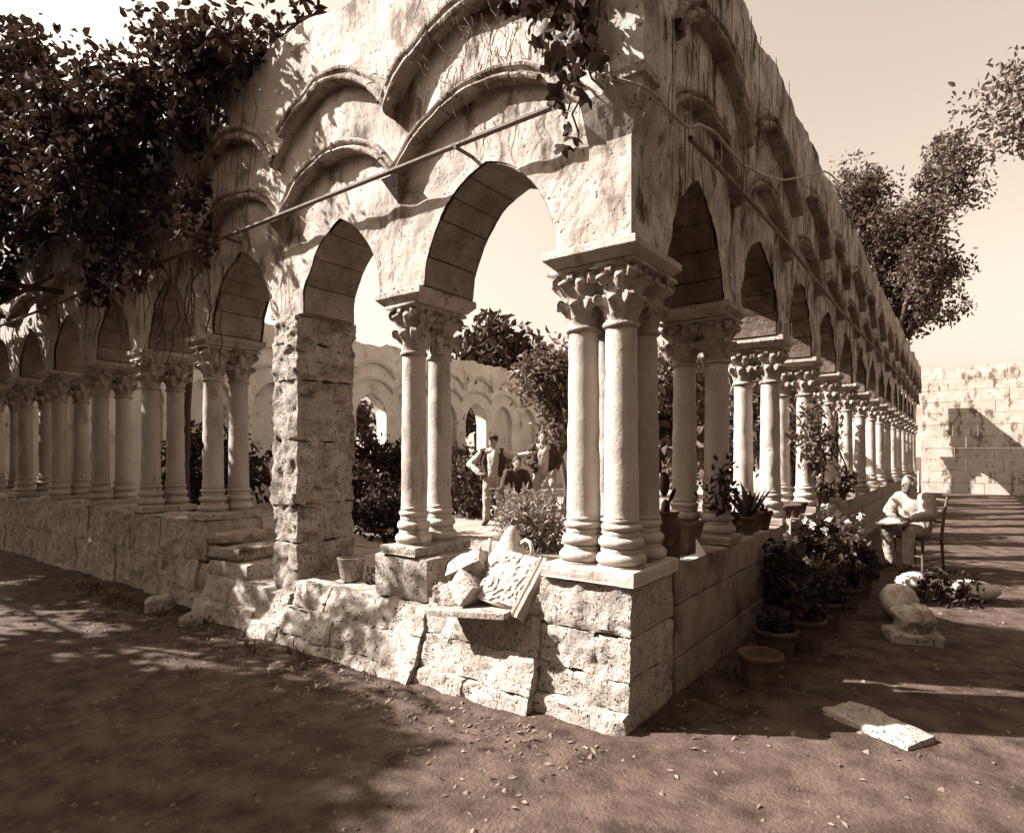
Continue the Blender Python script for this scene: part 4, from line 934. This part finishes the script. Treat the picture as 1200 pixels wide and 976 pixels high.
o = block(None, 'rough_stone', -5.02, -4.52, 6.1, 6.48, .1, .50, M_tufa, 91, (7, 7, 6), .03, .05); tag(o, 'rough stone under the raised foot of the bareheaded man', 'stone')
bo = dict(pelvis=(0, -.05, .62), chest=(0, .10, .92), neck=(0, .18, 1.07), head=(0, .24, 1.20), shR=(.17, .14, 1.02), shL=(-.17, .14, 1.02), hipR=(.09, -.03, .6), hipL=(-.09, -.03, .6), knR=(.14, .30, .52), knL=(-.14, .30, .52), anR=(.13, .2, .09), anL=(-.13, .2, .09), toeR=(.15, .34, .04), toeL=(-.15, .34, .04),
          elR=(.25, .18, .78), wrR=(.12, .38, .66), handR=(.05, .44, .62), elL=(-.25, .18, .78), wrL=(-.10, .40, .68), handL=(-.04, .46, .64))
person('boy in dark clothes sitting hunched between the two standing men', (-5.32, 6.05, .17), yaw_cam + .25, bo, M_dark, M_dark, vest=None, sc=.98)
o = block(None, 'rough_stone', -5.56, -5.16, 6.02, 6.42, .08, .66, M_tufa, 92, (7, 7, 6), .03, .05); tag(o, 'rough stone on which the hunched boy sits', 'stone')
b = MB(); c = Vector((-5.32, 6.05, .17)); b.tube([c + Vector((.30, -.40, -.02)), c + Vector((.26, -.34, .66)), c + Vector((.24, -.33, .75))], .012, 6); tag(obj('walking_stick', b, M_branch), 'thin walking stick held upright by the hunched boy', 'stick')
sit = dict(pelvis=(0, -.02, .54), chest=(0, .04, .86), neck=(0, .10, 1.03), head=(.0, .16, 1.17), shR=(.19, .06, .97), shL=(-.19, .06, .97), hipR=(.09, .02, .53), hipL=(-.09, .02, .53), knR=(.13, .44, .55), knL=(-.16, .42, .56), anR=(.12, .36, .10), anL=(-.18, .46, .12), toeR=(.14, .50, .05), toeL=(-.20, .60, .06),
           elR=(.27, .18, .76), wrR=(.10, .38, .76), handR=(.02, .45, .74), elL=(-.28, .14, .76), wrL=(-.16, .36, .71), handL=(-.08, .44, .69))
SP = Vector((1.0, 6.72, -.05)); yaw_s = math.atan2(.811, -.585) - .0
yaw_s = math.atan2(.488, -.873)
person('bald bearded man in pale suit seated on a chair, sketching on his lap', SP, yaw_s, sit, M_suit, M_suit, vest=M_suit, hair=M_greyhair, beard=M_beard, group='people in the cloister', headrot=(-.15, 0, -.25), lapel=True)
Rs = Matrix.Rotation(yaw_s, 4, 'Z')
def local(mb): return mb.xf(Matrix.Translation(SP) @ Rs)
b = MB(); b.box(-.2, .2, -.15, .15, 0, .012); b.xf(Matrix.Translation((0, .44, .66)) @ Euler((-.25, 0, 0)).to_matrix().to_4x4()); tag(obj('drawing_board', local(b), M_wood), 'dark drawing board resting on the knees of the seated man', 'board')
b = MB(); b.box(-.15, .15, -.11, .11, 0, .002); b.xf(Matrix.Translation((0, .44, .675)) @ Euler((-.25, 0, 0)).to_matrix().to_4x4()); tag(obj('paper_sheet', local(b), M_paper), 'sheet of drawing paper on the board of the seated man', 'paper')
CH = thing('chair', 'dark wooden chair under the seated sketching man', 'chair', SP)
b = MB(); b.box(-.21, .21, -.24, .20, .415, .445); obj('seat', local(b), M_wood, CH)
for sx in (-.19, .19):
    b = MB(); b.tube([(sx, .17, 0), (sx, .17, .415)], [.016, .02], 8); obj('leg', local(b), M_wood, CH)
    b = MB(); b.tube([(sx, -.28, 0), (sx, -.235, .43), (sx, -.28, .70), (sx, -.36, .98)], [.018, .022, .02, .017], 8); obj('back_post', local(b), M_wood, CH)
for z, y in ((.93, -.345), (.78, -.30), (.64, -.265)):
    b = MB(); b.tube([(-.19, y, z), (0, y - .015, z + .01), (.19, y, z)], [.016, .02, .016], 8); obj('back_rail', local(b), M_wood, CH)
for a_, c_ in (((-.19, .17, .2), (.19, .17, .2)), ((-.19, .17, .15), (-.19, -.265, .15)), ((.19, .17, .15), (.19, -.265, .15))):
    b = MB(); b.tube([a_, c_], .011, 6); obj('stretcher', local(b), M_wood, CH)
# ------------------------------------------------------------------ litter and weeds on the earth
rr = random.Random(88); b = MB()
for k in range(3600):
    x = rr.uniform(-8, 4); y = rr.uniform(-3.2, 7)
    if rr.random() < .5: x, y = (rr.uniform(-8, 0), -.25 - abs(rr.gauss(0, .35))) if rr.random() < .6 else (.08 + abs(rr.gauss(0, .35)), rr.uniform(0, 9))
    if x < .04 and y > -.12: continue
    p = Vector((x, y, gz(x, y) + .006)); a = rr.random() * 6.28; d = Vector((math.cos(a), math.sin(a), rr.gauss(0, .25))); t = Vector((-math.sin(a), math.cos(a), rr.gauss(0, .25))); l = .010 + .018 * rr.random()
    b.add([p - d * l, p + t * l * .35 + Vector((0, 0, .006)), p + d * l, p - t * l * .35], [(0, 1, 2, 3)])
o = obj('leaf_litter', b, M_litter, fixn=False); tag(o, 'dry fallen leaves and straw scattered over the earth walk', 'leaf litter'); stuff(o)
b = MB()
for k in range(60):
    x, y = (rr.uniform(-7, -1.8), -.16 - .25 * rr.random() ** 2) if rr.random() < .6 else (.05 + .2 * rr.random() ** 2, rr.uniform(.1, 7))
    if x < 0: y -= .14 if x < -1.5 else .05
    for i in range(10):
        a = rr.random() * 6.28; l = .03 + .06 * rr.random(); p = Vector((x + rr.gauss(0, .03), y + rr.gauss(0, .03), gz(x, y) - .005)); q = p + Vector((math.cos(a) * l * .6, math.sin(a) * l * .6, l)); t = Vector((-math.sin(a), math.cos(a), 0)) * .005
        b.add([p - t, p + t, p.lerp(q, .6) + t * .8 + Vector((0, 0, l * .15)), q, p.lerp(q, .6) - t * .8 + Vector((0, 0, l * .15))], [(0, 1, 2, 3, 4)])
o = obj('grass_tufts', b, M_leaf, fixn=False); tag(o, 'sparse grass tufts along the foot of both parapets', 'grass'); stuff(o)
